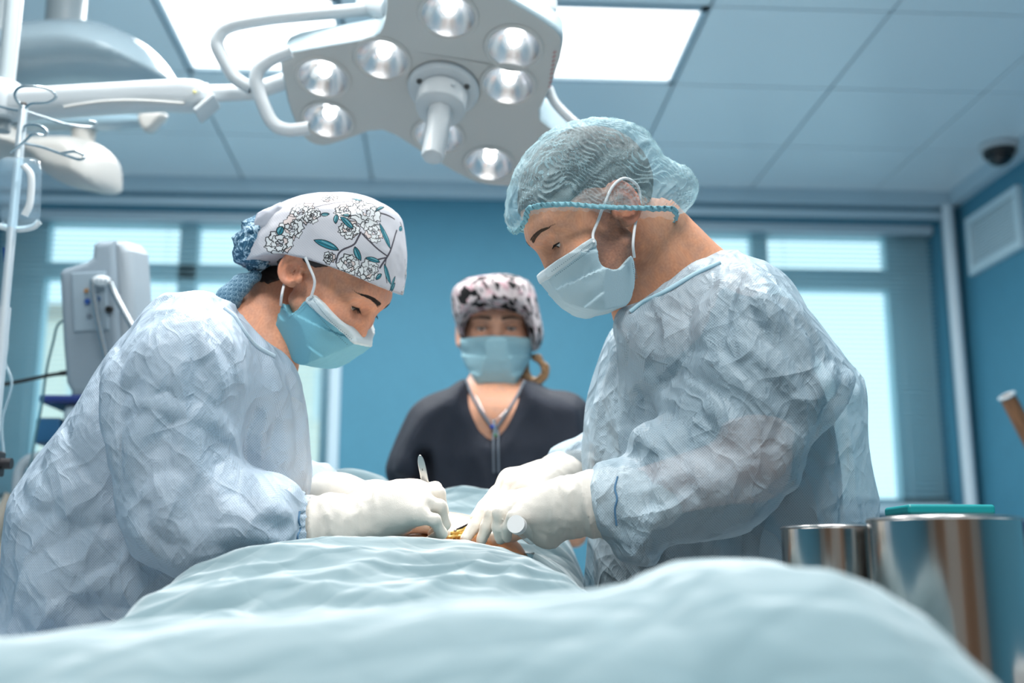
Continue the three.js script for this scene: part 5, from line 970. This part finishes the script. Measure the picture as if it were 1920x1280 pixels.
// ------------------------------------------------------------------ surgeon on the right (see-through bouffant cap)
{
  const base = P(1360, 1000, 1.58);
  const w = thing('person', 'surgeon on the right in sheer blue gown and bouffant cap, bending forward', 'person', [base.x, 0, base.z]);
  w.userData.toes = -1;
  const H = headFrame(-1, 40, 16.9, 7.7, 1134, 412, 1.50, 0.943), head = headField({ nose: 0.98, jaw: 1.04, gaze: -0.32, open: 0.26, lower: 0.86, ear: 0.95 });
  H.field = head;
  const skin = skinOf(0.84, 0.42, 0.27);
  const hg = boxUV(meshField(head, [-0.125, -0.13, -0.115], [0.15, 0.15, 0.115], 0.0017));
  withColor(hg, (X, Y, Z) => {
    const n = 0.5 + 0.5 * N3(X * 420, Y * 420, Z * 420), n2 = 0.5 + 0.5 * N3(X * 90, Y * 90, Z * 90), ear = step(0.078, 0.088, abs(Z));
    const beard = step(0.012, -0.012, Y + 0.004 + 0.5 * max(0, X - 0.05)) * step(-0.005, 0.012, X) * (1 - ear), burn = step(0.0, 0.012, X) * step(0.042, 0.03, X) * step(-0.03, 0.0, Y) * (1 - ear);
    const b = max(beard, burn) * (0.45 + 0.55 * n), hairline = step(0.07, 0.085, Y + 0.25 * max(0, 0.06 - X) - 0.02) * 0;
    return [1 - 0.62 * b - 0.02 * n2, 1 - 0.58 * b - 0.05 * n2 - 0.22 * ear, 1 - 0.5 * b - 0.05 * n2 - 0.22 * ear];
  });
  hg.applyMatrix4(H.m);
  const sh = K(1440, 640, 1.46), el = K(1412, 872, 1.44), wr = K(1130, 945, 1.43), sh2 = K(1330, 650, 1.78), el2 = K(1290, 900, 1.80), wr2 = K(1060, 888, 1.68);
  const torso = sInflate(px2([[1330, 505], [1420, 530], [1520, 640], [1560, 780], [1560, 950], [1540, 1200], [1400, 1300], [1200, 1300], [1130, 1150], [1125, 900], [1130, 760], [1180, 620], [1240, 550]], 1.58), -1.58, 0.12, 0.10);
  const neckF = (x, y, z) => smin(sCap(x, y, z, K(1190, 445, 1.53), K(1275, 575, 1.56), 0.052, 0.066), sCap(x, y, z, K(1180, 520, 1.52), K(1195, 585, 1.53), 0.03, 0.034), 0.04);
  const bodyF = (x, y, z) => {
    let f = neckF(x, y, z);
    f = smin(f, sCap(x, y, z, K(1222, 430, 1.535), K(1325, 548, 1.57), 0.042, 0.056), 0.05);
    f = smin(f, torso(x, y, z) + 0.02, 0.06);
    f = smin(f, sCap(x, y, z, sh, el, 0.056, 0.044), 0.04); f = smin(f, sCap(x, y, z, el, wr, 0.043, 0.03), 0.02);
    f = smin(f, sCap(x, y, z, sh2, el2, 0.058, 0.047), 0.04); f = smin(f, sCap(x, y, z, el2, wr2, 0.046, 0.03), 0.02);
    return f;
  };
  const bg = boxUV(meshField(bodyF, [K(1050, 0, 1.7)[0], K(0, 1340, 1.7)[1], -1.87], [K(1600, 0, 1.6)[0], K(0, 380, 1.5)[1], -1.34], 0.008));
  withColor(bg, (x, y, z) => { const q = H.toLocal(x, y, z), n = 0.5 + 0.5 * N3(x * 300, y * 300, z * 300), b = step(0.0, -0.03, q[1]) * step(-0.035, -0.005, q[0]) * step(-0.13, -0.08, q[1]) * n * 0.45; return [1 - b, 0.98 - b, 0.95 - b * 0.9]; });
  part(w, 'body', mergeGeometries([hg, bg]).applyMatrix4(M4), skin);
  eyesAndBrows(w, H, lin(0.09, 0.05, 0.03), -0.32, -0.001, 0.26, 0.7);
  const hairF = (X, Y, Z) => max(head(X, Y, Z) - 0.003 - 0.0012 * N3(X * 160, Y * 160, Z * 160), 0.052 - Y - 0.9 * max(0, -X + 0.02) + 1.1 * max(0, X - 0.055), abs(Z) - 0.0775);
  part(w, 'hair', boxUV(meshField(hairF, [-0.13, -0.06, -0.1], [0.13, 0.16, 0.1], 0.0025).applyMatrix4(H.world)), std(lin(0.045, 0.032, 0.026), 0.6, { bumpMap: fineNoise, bumpScale: 0.001 }));
  // black shirt under the gown
  const shirtT = sInflate(px2([[1338, 484], [1356, 490], [1412, 540], [1505, 660], [1555, 780], [1575, 950], [1550, 1200], [1400, 1300], [1200, 1300], [1120, 1150], [1115, 900], [1118, 760], [1170, 625], [1230, 560], [1262, 530], [1300, 498]], 1.58), -1.58, 0.12, 0.11);
  const shirt = (x, y, z) => max(smin(shirtT(x, y, z), sCap(x, y, z, sh, [sh[0] + (el[0] - sh[0]) * 0.5, sh[1] + (el[1] - sh[1]) * 0.5, sh[2]], 0.062, 0.062), 0.03), -neckF(x, y, z) + 0.004, -sCap(x, y, z, K(1200, 450, 1.52), K(1240, 590, 1.54), 0.07, 0.075));
  part(w, 'black_shirt', noUV(meshField(shirt, [K(1080, 0, 1.7)[0], K(0, 1340, 1.7)[1], -1.76], [K(1600, 0, 1.6)[0], K(0, 465, 1.57)[1], -1.36], 0.008).applyMatrix4(M4)), std(lin(0.012, 0.012, 0.014), 0.85), 'black shirt showing at the neck');
  const gTorso = sInflate(px2([[1352, 490], [1392, 494], [1442, 512], [1500, 560], [1560, 640], [1606, 700], [1616, 740], [1618, 830], [1630, 942], [1640, 1040], [1620, 1300], [1400, 1330], [1140, 1330], [1106, 1150], [1108, 1000], [1098, 900], [1096, 840], [1106, 765], [1130, 682], [1152, 622], [1184, 584], [1230, 556], [1290, 522]], 1.59), -1.59, 0.13, 0.135);
  const gSleeve = sInflate(px2([[1388, 500], [1440, 516], [1500, 566], [1556, 644], [1598, 708], [1562, 768], [1514, 830], [1484, 892], [1442, 950], [1400, 984], [1320, 1006], [1244, 1014], [1226, 1054], [1172, 1052], [1150, 1030], [1148, 962], [1156, 900], [1182, 852], [1190, 808], [1236, 796], [1246, 742], [1282, 672], [1292, 620], [1330, 560]], 1.43), -1.43, 0.095, 0.1, 0.04, 0);
  const farSleeve = (x, y, z) => smin(sCap(x, y, z, K(1320, 650, 1.8), K(1250, 880, 1.82), 0.09, 0.08), sCap(x, y, z, K(1250, 880, 1.82), K(1072, 872, 1.7), 0.07, 0.042), 0.05);
  const cuff = (x, y, z) => sCap(x, y, z, K(1162, 940, 1.425), K(1200, 940, 1.425), 0.050, 0.058);
  const neckCut = (x, y, z) => sCap(x, y, z, K(1195, 430, 1.53), K(1265, 550, 1.555), 0.05, 0.055);
  const base0 = (x, y, z) => { let f = smin(gTorso(x, y, z), gSleeve(x, y, z), 0.008); f = smin(f, farSleeve(x, y, z), 0.03); f = smin(f, cuff(x, y, z), 0.012); return smin(f, yoke(x, y, z), 0.03); };
  const yk = [[1192, 612, 1.485], [1248, 584, 1.46], [1305, 550, 1.46], [1362, 520, 1.5]].map((a) => K(...a));
  const yoke = (x, y, z) => { let f = sCap(x, y, z, K(1270, 640, 1.49), K(1400, 590, 1.47), 0.07, 0.075); for (let i = 0; i < 3; i++) f = smin(f, sCap(x, y, z, yk[i], yk[i + 1], 0.026, 0.028), 0.02); return f; };
  const L = (p, r = 0.007, h = 0.006) => ({ p, r, h });
  const fold = foldField(base0, [
    L([[1384, 508], [1352, 556], [1322, 600], [1292, 640]], 0.009, 0.007), L([[1410, 510], [1396, 560], [1380, 600]], 0.006, 0.005), L([[1395, 530], [1440, 580], [1500, 630]]), L([[1430, 520], [1500, 600], [1556, 682]]), L([[1460, 550], [1500, 640], [1520, 700]]),
    L([[1385, 650], [1450, 690], [1505, 735]]), L([[1285, 682], [1350, 690], [1400, 720], [1455, 732]], 0.006, 0.005), L([[1500, 735], [1512, 790], [1480, 850], [1440, 900]], 0.01, 0.008), L([[1560, 692], [1524, 750], [1502, 830]], 0.008, 0.007), L([[1600, 712], [1560, 770], [1512, 830]], 0.008, 0.006),
    L([[1272, 606], [1264, 650], [1248, 692]], 0.01, 0.01), L([[1205, 682], [1236, 735], [1246, 780]], 0.009, 0.008), L([[1192, 812], [1225, 806], [1256, 826], [1248, 842]], 0.01, 0.009), L([[1300, 870], [1335, 912], [1346, 936], [1410, 856]], 0.006, 0.005), L([[1160, 992], [1250, 962], [1340, 934]], 0.006, 0.005), L([[1165, 1002], [1250, 1006], [1330, 1004]], 0.006, 0.004),
    L([[1150, 622], [1150, 750], [1172, 845]], 0.008, 0.006), L([[1176, 612], [1170, 720], [1172, 780]], 0.007, 0.005), L([[1130, 684], [1118, 800], [1112, 900]], 0.008, 0.005), L([[1210, 600], [1200, 690], [1200, 780]], 0.008, 0.006), L([[1222, 700], [1222, 780]], 0.006, 0.005),
    L([[1482, 884], [1512, 950], [1535, 1010]], 0.009, 0.008), L([[1496, 870], [1540, 930], [1556, 990]], 0.008, 0.007), L([[1534, 918], [1550, 960], [1556, 1000]], 0.006, 0.005), L([[1320, 1010], [1360, 1050], [1380, 1080]], 0.01, 0.008), L([[1420, 980], [1450, 1020], [1460, 1060]], 0.008, 0.007),
    L([[1240, 950], [1250, 890], [1240, 860]], 0.006, 0.005), L([[1180, 880], [1190, 960], [1180, 1040]], 0.008, 0.006), L([[1395, 560], [1385, 640], [1410, 690], [1450, 790]], 0.006, 0.005), L([[1330, 760], [1380, 800], [1410, 850]], 0.006, 0.005),
  ]);
  const gf = (x, y, z) => {
    let f = base0(x, y, z);
    if (abs(f) < 0.06) {
      f = fold(f, x, y, z);
      const sl = step(0.03, -0.01, gSleeve(x, y, z)), u = x * 0.8 + y * 0.6, v = y * 0.8 - x * 0.6;
      const fore = step(K(0, 760, 1.42)[1], K(0, 860, 1.42)[1], y);
      if (sl > 0.02) f -= sl * (fore < 0.98 ? (1 - fore) * creases(x, y, z, 0.68, -0.73, 6) : 0) + sl * (fore > 0.02 ? fore * creases(x, y, z, 0.93, 0.36, 7) : 0);
      if (sl < 0.98) f -= (1 - sl) * creases(x, y, z, x > K(1380, 0, 1.5)[0] ? 0.25 : 0.05, x > K(1380, 0, 1.5)[0] ? -0.97 : 1, 8);
      f = smax(f, -neckCut(x, y, z), 0.004);
    }
    return f;
  };
  const gown = part(w, 'gown', boxUV(meshField(gf, [K(1000, 0, 1.75)[0], K(0, 1340, 1.7)[1], -1.92], [K(1650, 0, 1.7)[0], K(0, 470, 1.57)[1], -1.28], 0.0036).applyMatrix4(M4)), gownMatMan);
  const skirt = gownSkirt(P(1370, 1150, 1.58).x, P(1370, 1150, 1.58).z, 0.45, 0.93, 0.25, 0.27, 0.2, 0.2);
  part(w, 'gown_skirt', boxUV(meshField((x, y, z) => skirt(x, y, z) - 0.02 * crumple(x, y * 0.2, z, 12, 5), [base.x - 0.45, 0.4, base.z - 0.4], [base.x + 0.45, 1.05, base.z + 0.4], 0.014)), gownMatMan);
  const onGown = (pts, out = 0.001) => pts.map(([x, y]) => { const q = hit((a, b, c) => min(gf(a, b, c), bodyF(a, b, c), shirt(a, b, c)), x, y) || K(x, y, 1.5), l = hypot(...q), k = (l - out) / l; return V(q.map((v) => v * k)).applyMatrix4(M4); });
  part(gown, 'neck_binding', tube(onGown([[1182, 584], [1205, 567], [1240, 550], [1275, 530], [1310, 510], [1350, 492]]), 0.003, 50, 8), std(lin(0.40, 0.60, 0.70), 0.7));
  part(gown, 'cuff_stitching', tube(onGown([[1158, 893], [1153, 915], [1157, 935], [1153, 955], [1156, 985]], 0.0005), 0.0013, 40, 6), std(lin(0.08, 0.2, 0.34), 0.7), 'dark blue elastic stitching');
  lowerBody(w, base.x - 0.02, base.z, std(lin(0.012, 0.012, 0.014), 0.85), std(lin(0.7, 0.7, 0.7), 0.5));
  // hands
  glove(w, { arm: [[1230, 940, 1.425], [1160, 941, 1.425], [1110, 944, 1.43]], rArm: [0.034, 0.0385, 0.036], wrist: [1062, 950, 1.44], fingers: [[[948, 948, 1.505], [908, 960, 1.50], [890, 985, 1.49], [873, 1010, 1.48]], [[956, 950, 1.485], [922, 962, 1.472], [912, 988, 1.47], [903, 1012, 1.47]], [[968, 955, 1.458], [936, 962, 1.442], [934, 988, 1.445], [938, 1010, 1.45]], [[990, 965, 1.432], [962, 968, 1.423], [952, 988, 1.43], [951, 1008, 1.44]]], thumb: [[1010, 985, 1.50], [960, 1000, 1.52], [925, 1008, 1.515]], pad: [[[1022, 1002, 1.445], 0.017], [[1000, 965, 1.46], 0.02]], crease: [K(1000, 0, 1.45)[0], K(1050, 0, 1.45)[0]] }, 'glove');
  glove(w, { arm: [[1085, 886, 1.70], [1050, 896, 1.665]], rArm: [0.036, 0.034], wrist: [1015, 910, 1.63], fingers: [[[955, 900, 1.60], [928, 925, 1.58], [906, 950, 1.565], [891, 970, 1.555]], [[968, 906, 1.58], [940, 936, 1.56], [922, 958, 1.55], [908, 974, 1.55]], [[985, 915, 1.565], [955, 945, 1.55], [935, 965, 1.55], [925, 980, 1.555]], [[1000, 922, 1.555], [975, 948, 1.545], [955, 965, 1.55], [945, 980, 1.555]]], thumb: [[960, 920, 1.64], [925, 950, 1.60], [900, 972, 1.575]] }, 'glove');
  // bouffant cap
  const capC = capField(H, [[952, 408], [950, 385], [958, 338], [986, 282], [1030, 246], [1070, 232], [1112, 228], [1160, 236], [1205, 264], [1228, 298], [1262, 318], [1288, 340], [1296, 372], [1284, 402], [1262, 416], [1240, 440], [1150, 480], [1020, 470], [985, 440], [965, 428]], [[930, 430], [968, 440], [984, 426], [982, 402], [1020, 403], [1060, 406], [1100, 409], [1150, 411], [1200, 411], [1240, 408], [1262, 416], [1300, 416]], 0.098, 0.03, 0.05);
  const gather = (X, Y, Z) => { const a = Math.atan2(abs(Z) - 0.02, X + 0.02) + 0.6 * N3(X * 14, Y * 14, Z * 14), b = Y + 0.25 * X; return 0.0022 * (1 - 2 * abs(((a * 13 + 0.7 * N3(X * 40, Y * 40, Z * 40)) % 1 + 1) % 1 - 0.5) * 2) + 0.0025 * N3(X * 30, Y * 90, Z * 30); };
  const cf = (X, Y, Z) => max(capC.form(X, Y, Z) - gather(X, Y, Z) - 0.004 * crumple(X, Y, Z, 38, 2) + 0.0022, capC.cut(X, Y) + 0.0015 * sin(X * 500 + Z * 300));
  const cap = part(w, 'bouffant_cap', boxUV(meshField(cf, [-0.18, -0.12, -0.125], [0.18, 0.2, 0.125], 0.0024).applyMatrix4(H.world)), new THREE.MeshPhysicalMaterial({ color: lin(0.52, 0.78, 0.86), roughness: 0.6, map: nonwovenTint, transparent: true, opacity: 0.3, side: THREE.DoubleSide }), 'see-through pale blue gathered cap');
  const bandF = (X, Y, Z) => max(abs(capC.form(X, Y, Z) + 0.001) - 0.0016 - 0.001 * sin(X * 900 + Z * 500), abs(capC.cut(X, Y) + 0.0015) - 0.0034, -0.085 - X);
  part(cap, 'elastic_band', noUV(meshField(bandF, [-0.12, -0.1, -0.12], [0.18, 0.16, 0.12], 0.0024).applyMatrix4(H.world)), std(lin(0.24, 0.50, 0.58), 0.7));
  // mask
  const n = -1, at = (x, y) => H.at(x, y, n * 0.045);
  const mo = [[1016, 510, 0.008], [1060, 480, 0.04], [1102, 452, 0.062], [1112, 462, 0.064], [1120, 488, 0.066], [1134, 503, 0.066], [1160, 504, 0.068], [1172, 492, 0.07], [1184, 478, 0.07], [1192, 490, 0.068], [1196, 520, 0.06], [1190, 552, 0.05], [1172, 574, 0.035], [1140, 582, 0.02], [1116, 589, 0.008], [1083, 582, 0.006], [1050, 563, 0.006], [1028, 534, 0.006]].map(([x, y, o]) => H.at(x, y, n * o));
  const bandP = [[1004, 512, 0.008], [1060, 472, 0.045], [1106, 444, 0.062], [1114, 464, 0.062], [1066, 494, 0.045], [1020, 530, 0.008]].map(([x, y, o]) => H.at(x, y, n * o));
  const mk = makeMask(w, H, mo, lin(0.50, 0.66, 0.73), { fan: [...at(1215, 470), 5], pleats: 2, band: bandP });
  const loopMat = std(lin(0.78, 0.80, 0.82), 0.7), surf = (x, y) => { const [X, Y] = H.at(x, y, n * 0.06); return new THREE.Vector3(X, Y, n * (mk.surface(X, Y) + 0.001)).applyMatrix4(H.world); };
  part(mk.m, 'ear_loop', tube([surf(1104, 462), P(1112, 438, 1.415), P(1122, 412, 1.415), P(1134, 380, 1.413), P(1150, 348, 1.413), P(1172, 334, 1.418), P(1196, 350, 1.43), P(1200, 385, 1.435), P(1192, 415, 1.428), P(1187, 456, 1.42), surf(1183, 486)], 0.0019, 80, 8), loopMat);
  stitches(mk, H, [[1028, 513, 1102, 460, 0.012, 0.062], [1034, 522, 1104, 470, 0.012, 0.062], [1188, 492, 1191, 522, 0.068, 0.06], [1184, 496, 1187, 524, 0.068, 0.06]]);
  // what he holds
  const v = thing('vial', 'clear vial with a white cap held in the right surgeon\'s near hand', 'vial', P(985, 996, 1.43).toArray()), c0 = P(967, 982, 1.402), c1 = P(972, 986, 1.412), c2 = P(998, 1006, 1.452);
  part(v, 'glass', rod(c1, c2, 0.0105, 0.0105, 24), new THREE.MeshPhysicalMaterial({ color: lin(0.92, 0.96, 0.97), transmission: 0.75, thickness: 0, roughness: 0.12 }));
  part(v, 'cap', rod(c0, c1, 0.0115, 0.0115, 28), std(lin(0.8, 0.8, 0.8), 0.4));
  const flecks = []; for (let k = 0; k < 16; k++) flecks.push(new THREE.SphereGeometry(rr(0.0008, 0.0022), 7, 5).translate(...P(rr(958, 984), rr(957, 968), rr(1.418, 1.43)).toArray()));
  part(v, 'tissue_flecks', flecks, std(lin(0.85, 0.72, 0.25), 0.4), 'yellow flecks').userData.kind = 'stuff';
  const pr = thing('surgical_probe', 'thin black metal probe pointing into the wound from the right hands', 'probe', P(852, 995, 1.515).toArray());
  part(pr, 'shaft', rod(P(930, 958, 1.55), P(853, 994, 1.515), 0.0019, 0.0017, 10), std(lin(0.03, 0.03, 0.035), 0.25, { metalness: 0.8 }));
  part(pr, 'tip', new THREE.SphereGeometry(0.0027, 12, 8).translate(...P(853, 994, 1.515).toArray()), steel);
}
// ------------------------------------------------------------------ nurse between them at the back
{
  const D = 2.45, base = P(930, 1000, D);
  const w = thing('person', 'nurse in navy scrubs and black-blotched cap standing between the surgeons', 'person', [base.x, 0, base.z]);
  w.userData.toes = 0;
  const H = headFrame(1, 4, 90, 0, 932, 628, 2.52), head = headField({ nose: 0.98, jaw: 0.95, gaze: -0.12, open: 0.27, lower: 0.84 });
  H.field = head;
  const skin = skinOf(0.78, 0.42, 0.29);
  const hg = boxUV(meshField(head, [-0.125, -0.13, -0.115], [0.15, 0.15, 0.115], 0.0024)); withColor(hg, (X, Y, Z) => { const n = 0.5 + 0.5 * N3(X * 90, Y * 90, Z * 90); return [1 - 0.03 * n, 1 - 0.06 * n, 1 - 0.06 * n]; }); hg.applyMatrix4(H.m);
  const torso = sInflate(px2([[880, 722], [975, 722], [1050, 745], [1080, 790], [1065, 860], [1060, 1000], [1055, 1250], [820, 1250], [815, 1000], [812, 860], [790, 790], [815, 748]], D), -D, 0.07, 0.098);
  const arms = [[[810, 797, D], [776, 905, D], [790, 1010, D - 0.12]], [[1062, 790, D], [1078, 905, D], [1075, 1000, D - 0.12]]].map((c) => c.map((a) => K(...a)));
  const bodyF = (x, y, z) => {
    let f = smin(torso(x, y, z), sCap(x, y, z, K(932, 660, 2.53), K(932, 745, 2.5), 0.052, 0.062), 0.06);
    for (const c of arms) f = smin(f, smin(sCap(x, y, z, c[0], c[1], 0.04, 0.038), sCap(x, y, z, c[1], c[2], 0.04, 0.03), 0.02), 0.03);
    return f;
  };
  const bg = boxUV(meshField(bodyF, [K(710, 0, D)[0], K(0, 1270, D)[1], -D - 0.14], [K(1140, 0, D)[0], K(0, 620, D)[1], -D + 0.2], 0.01)); withColor(bg, () => [1, 0.97, 0.94]);
  part(w, 'body', mergeGeometries([hg, bg]).applyMatrix4(M4), skin);
  eyesAndBrows(w, H, lin(0.08, 0.05, 0.035), -0.12, -0.003, 0.27, 1);
  // scrub top
  const sp = [[873, 708], [884, 735], [902, 770], [926, 806], [950, 772], [968, 742], [984, 712], [1030, 730], [1078, 744], [1094, 775], [1100, 830], [1104, 905], [1062, 912], [1058, 860], [1062, 1000], [1060, 1260], [806, 1260], [804, 1000], [806, 900], [802, 850], [794, 900], [738, 880], [756, 820], [770, 785], [798, 748], [840, 728]];
  const sI = sInflate(px2(sp, D), -D, 0.034, 0.118, 0, 0, 2);
  const sF = (x, y, z) => smin(sI(x, y, z), min(...arms.map((c) => sCap(x, y, z, c[0], [c[1][0] * 0.9 + c[0][0] * 0.1, c[1][1] * 0.82 + c[0][1] * 0.18, c[1][2]], 0.053, 0.064))), 0.03) - 0.006 * crumple(x * 1.4, y * 0.5, z, 10, 3) - 0.003 * crumple(x, y * 0.6, z, 24, 4);
  const navy = std(lin(0.018, 0.023, 0.038), 0.8, { bumpMap: fineNoise, bumpScale: 0.0003 });
  const top = part(w, 'scrub_top', boxUV(meshField(sF, [K(715, 0, D)[0], K(0, 1270, D)[1], -D - 0.15], [K(1130, 0, D)[0], K(0, 690, D)[1], -D + 0.15], 0.007).applyMatrix4(M4)), navy);
  const on = (pts, out = 0.002) => pts.map(([x, y]) => { const q = hit((a, b, c) => min(sF(a, b, c), bodyF(a, b, c)), x, y, 1.9, 2.8) || K(x, y, D - 0.1), l = hypot(...q), k = (l - out) / l; return V(q.map((v) => v * k)).applyMatrix4(M4); });
  const grey = std(lin(0.16, 0.19, 0.23), 0.6);
  part(top, 'neck_piping', tube(on([[873, 712], [884, 740], [902, 772], [924, 804]]), 0.0035, 40, 8), grey); part(top, 'neck_piping', tube(on([[984, 714], [968, 745], [950, 774], [930, 804]]), 0.0035, 40, 8), grey);
  for (const x of [926, 935]) part(top, 'zip_tape', tube(on([[x - 1, 806], [x - 1, 840], [x, 886]]), 0.0022, 30, 6), grey);
  part(top, 'zip_pull', [tube(on([[926, 786], [927, 800], [929, 812]], 0.006), 0.0035, 12, 8)], chrome);
  part(top, 'zip_charm', new THREE.SphereGeometry(0.005, 12, 10).translate(...on([[923, 800]], 0.008)[0].toArray()), std(lin(0.01, 0.06, 0.4), 0.3), 'small blue bead'); part(top, 'zip_charm', new THREE.SphereGeometry(0.0035, 12, 10).translate(...on([[929, 816]], 0.007)[0].toArray()), std(lin(0.05, 0.3, 0.08), 0.3), 'small green bead');
  part(w, 'necklace', tube(on([[893, 742], [905, 768], [922, 788], [938, 780], [953, 766]], 0.002), 0.0009, 30, 5), chrome);
  part(w, 'trousers', noUV(new THREE.CylinderGeometry(0.15, 0.13, 0.75, 24).scale(1, 1, 0.75).translate(base.x, 0.45, base.z - 0.02)), navy);
  for (const s of [-1, 1]) part(w, 'shoe', new RoundedBoxGeometry(0.1, 0.08, 0.26, 3, 0.03).translate(base.x + s * 0.08, 0.04, base.z + 0.03), std(lin(0.7, 0.7, 0.7), 0.5));
  // cap
  const cp = [[850, 590], [847, 560], [852, 540], [872, 524], [905, 517], [950, 514], [988, 527], [1004, 552], [1012, 590], [1018, 625], [1012, 650], [998, 658], [990, 640], [984, 612], [974, 596], [950, 588], [912, 588], [886, 598], [876, 620], [876, 652], [868, 640], [858, 615]];
  const cI = sInflate(px2(cp, 2.5), -2.51, 0.032, 0.15, 0, 0, 2), cF = (x, y, z) => cI(x, y, z) - 0.004 * crumple(x * 1.6, y * 0.6, z, 26, 6);
  const blot = dataTex(512, (u, v) => { const a = wrapN(u, v, 9, 3) + 0.55 * wrapN(u, v, 22, 8), t = step(0.09, 0.15, a), p = step(0.1, 0.4, wrapN(u, v, 12, 20)); return [(0.87 - 0.03 * p) * (1 - t) + 0.04 * t, (0.82 - 0.12 * p) * (1 - t) + 0.04 * t, (0.83 - 0.10 * p) * (1 - t) + 0.06 * t]; }, true, 1 / 0.2);
  part(w, 'surgical_cap', boxUV(meshField(cF, [K(820, 0, 2.6)[0], K(0, 690, 2.7)[1], -2.69], [K(1050, 0, 2.6)[0], K(0, 490, 2.6)[1], -2.33], 0.004).applyMatrix4(M4)), new THREE.MeshPhysicalMaterial({ map: blot, color: lin(0.78, 0.78, 0.78), roughness: 0.85 }), 'pinkish white cap with black blotches');
  // hair tail
  const hairs = [];
  for (let k = 0; k < 60; k++) { const j = () => rr(-5.5, 5.5), q = rr(-6, 5); hairs.push(tube([[986 + j(), 648], [984 + j(), 680 + j()], [990 + q, 706 + j()], [1006 + j(), 716 + q], [1021 + q, 704 + j()], [1022 + q, 688 + j()], [1008 + j(), 672 + q], [996 + j(), 668]].map(([x, y]) => P(x, y, 2.47 + rr(-0.008, 0.008))), rr(0.0018, 0.0036), 40, 5)); }
  const hr = part(w, 'hair', hairs, std(lin(0.34, 0.20, 0.10), 0.45), 'blond looped strand of hair');
  // mask
  const mo = [[0.125, 0.006], [0.128, -0.02], [0.12, -0.07], [0.1, -0.108], [0.07, -0.112], [0.045, -0.085], [0.03, -0.045], [0.034, -0.008], [0.07, -0.004], [0.1, 0.002]];
  const mk = makeMask(w, H, mo, lin(0.36, 0.60, 0.68), { fan: [-0.1, -0.04, 9], pleats: 2, cell: 0.0026 });
  for (const s of [-1, 1]) part(mk.m, 'ear_loop', tube([[0.04, -0.012, s * 0.07], [0.02, 0.01, s * 0.082], [-0.01, 0.02, s * 0.088], [-0.012, -0.02, s * 0.086], [0.03, -0.07, s * 0.06]].map((a) => V(a).applyMatrix4(H.world)), 0.0016, 40, 6), std(lin(0.75, 0.78, 0.8), 0.7));
}
scene.traverse((o) => { if (o.isMesh) o.castShadow = o.receiveShadow = true; });
renderer.render(scene, camera);
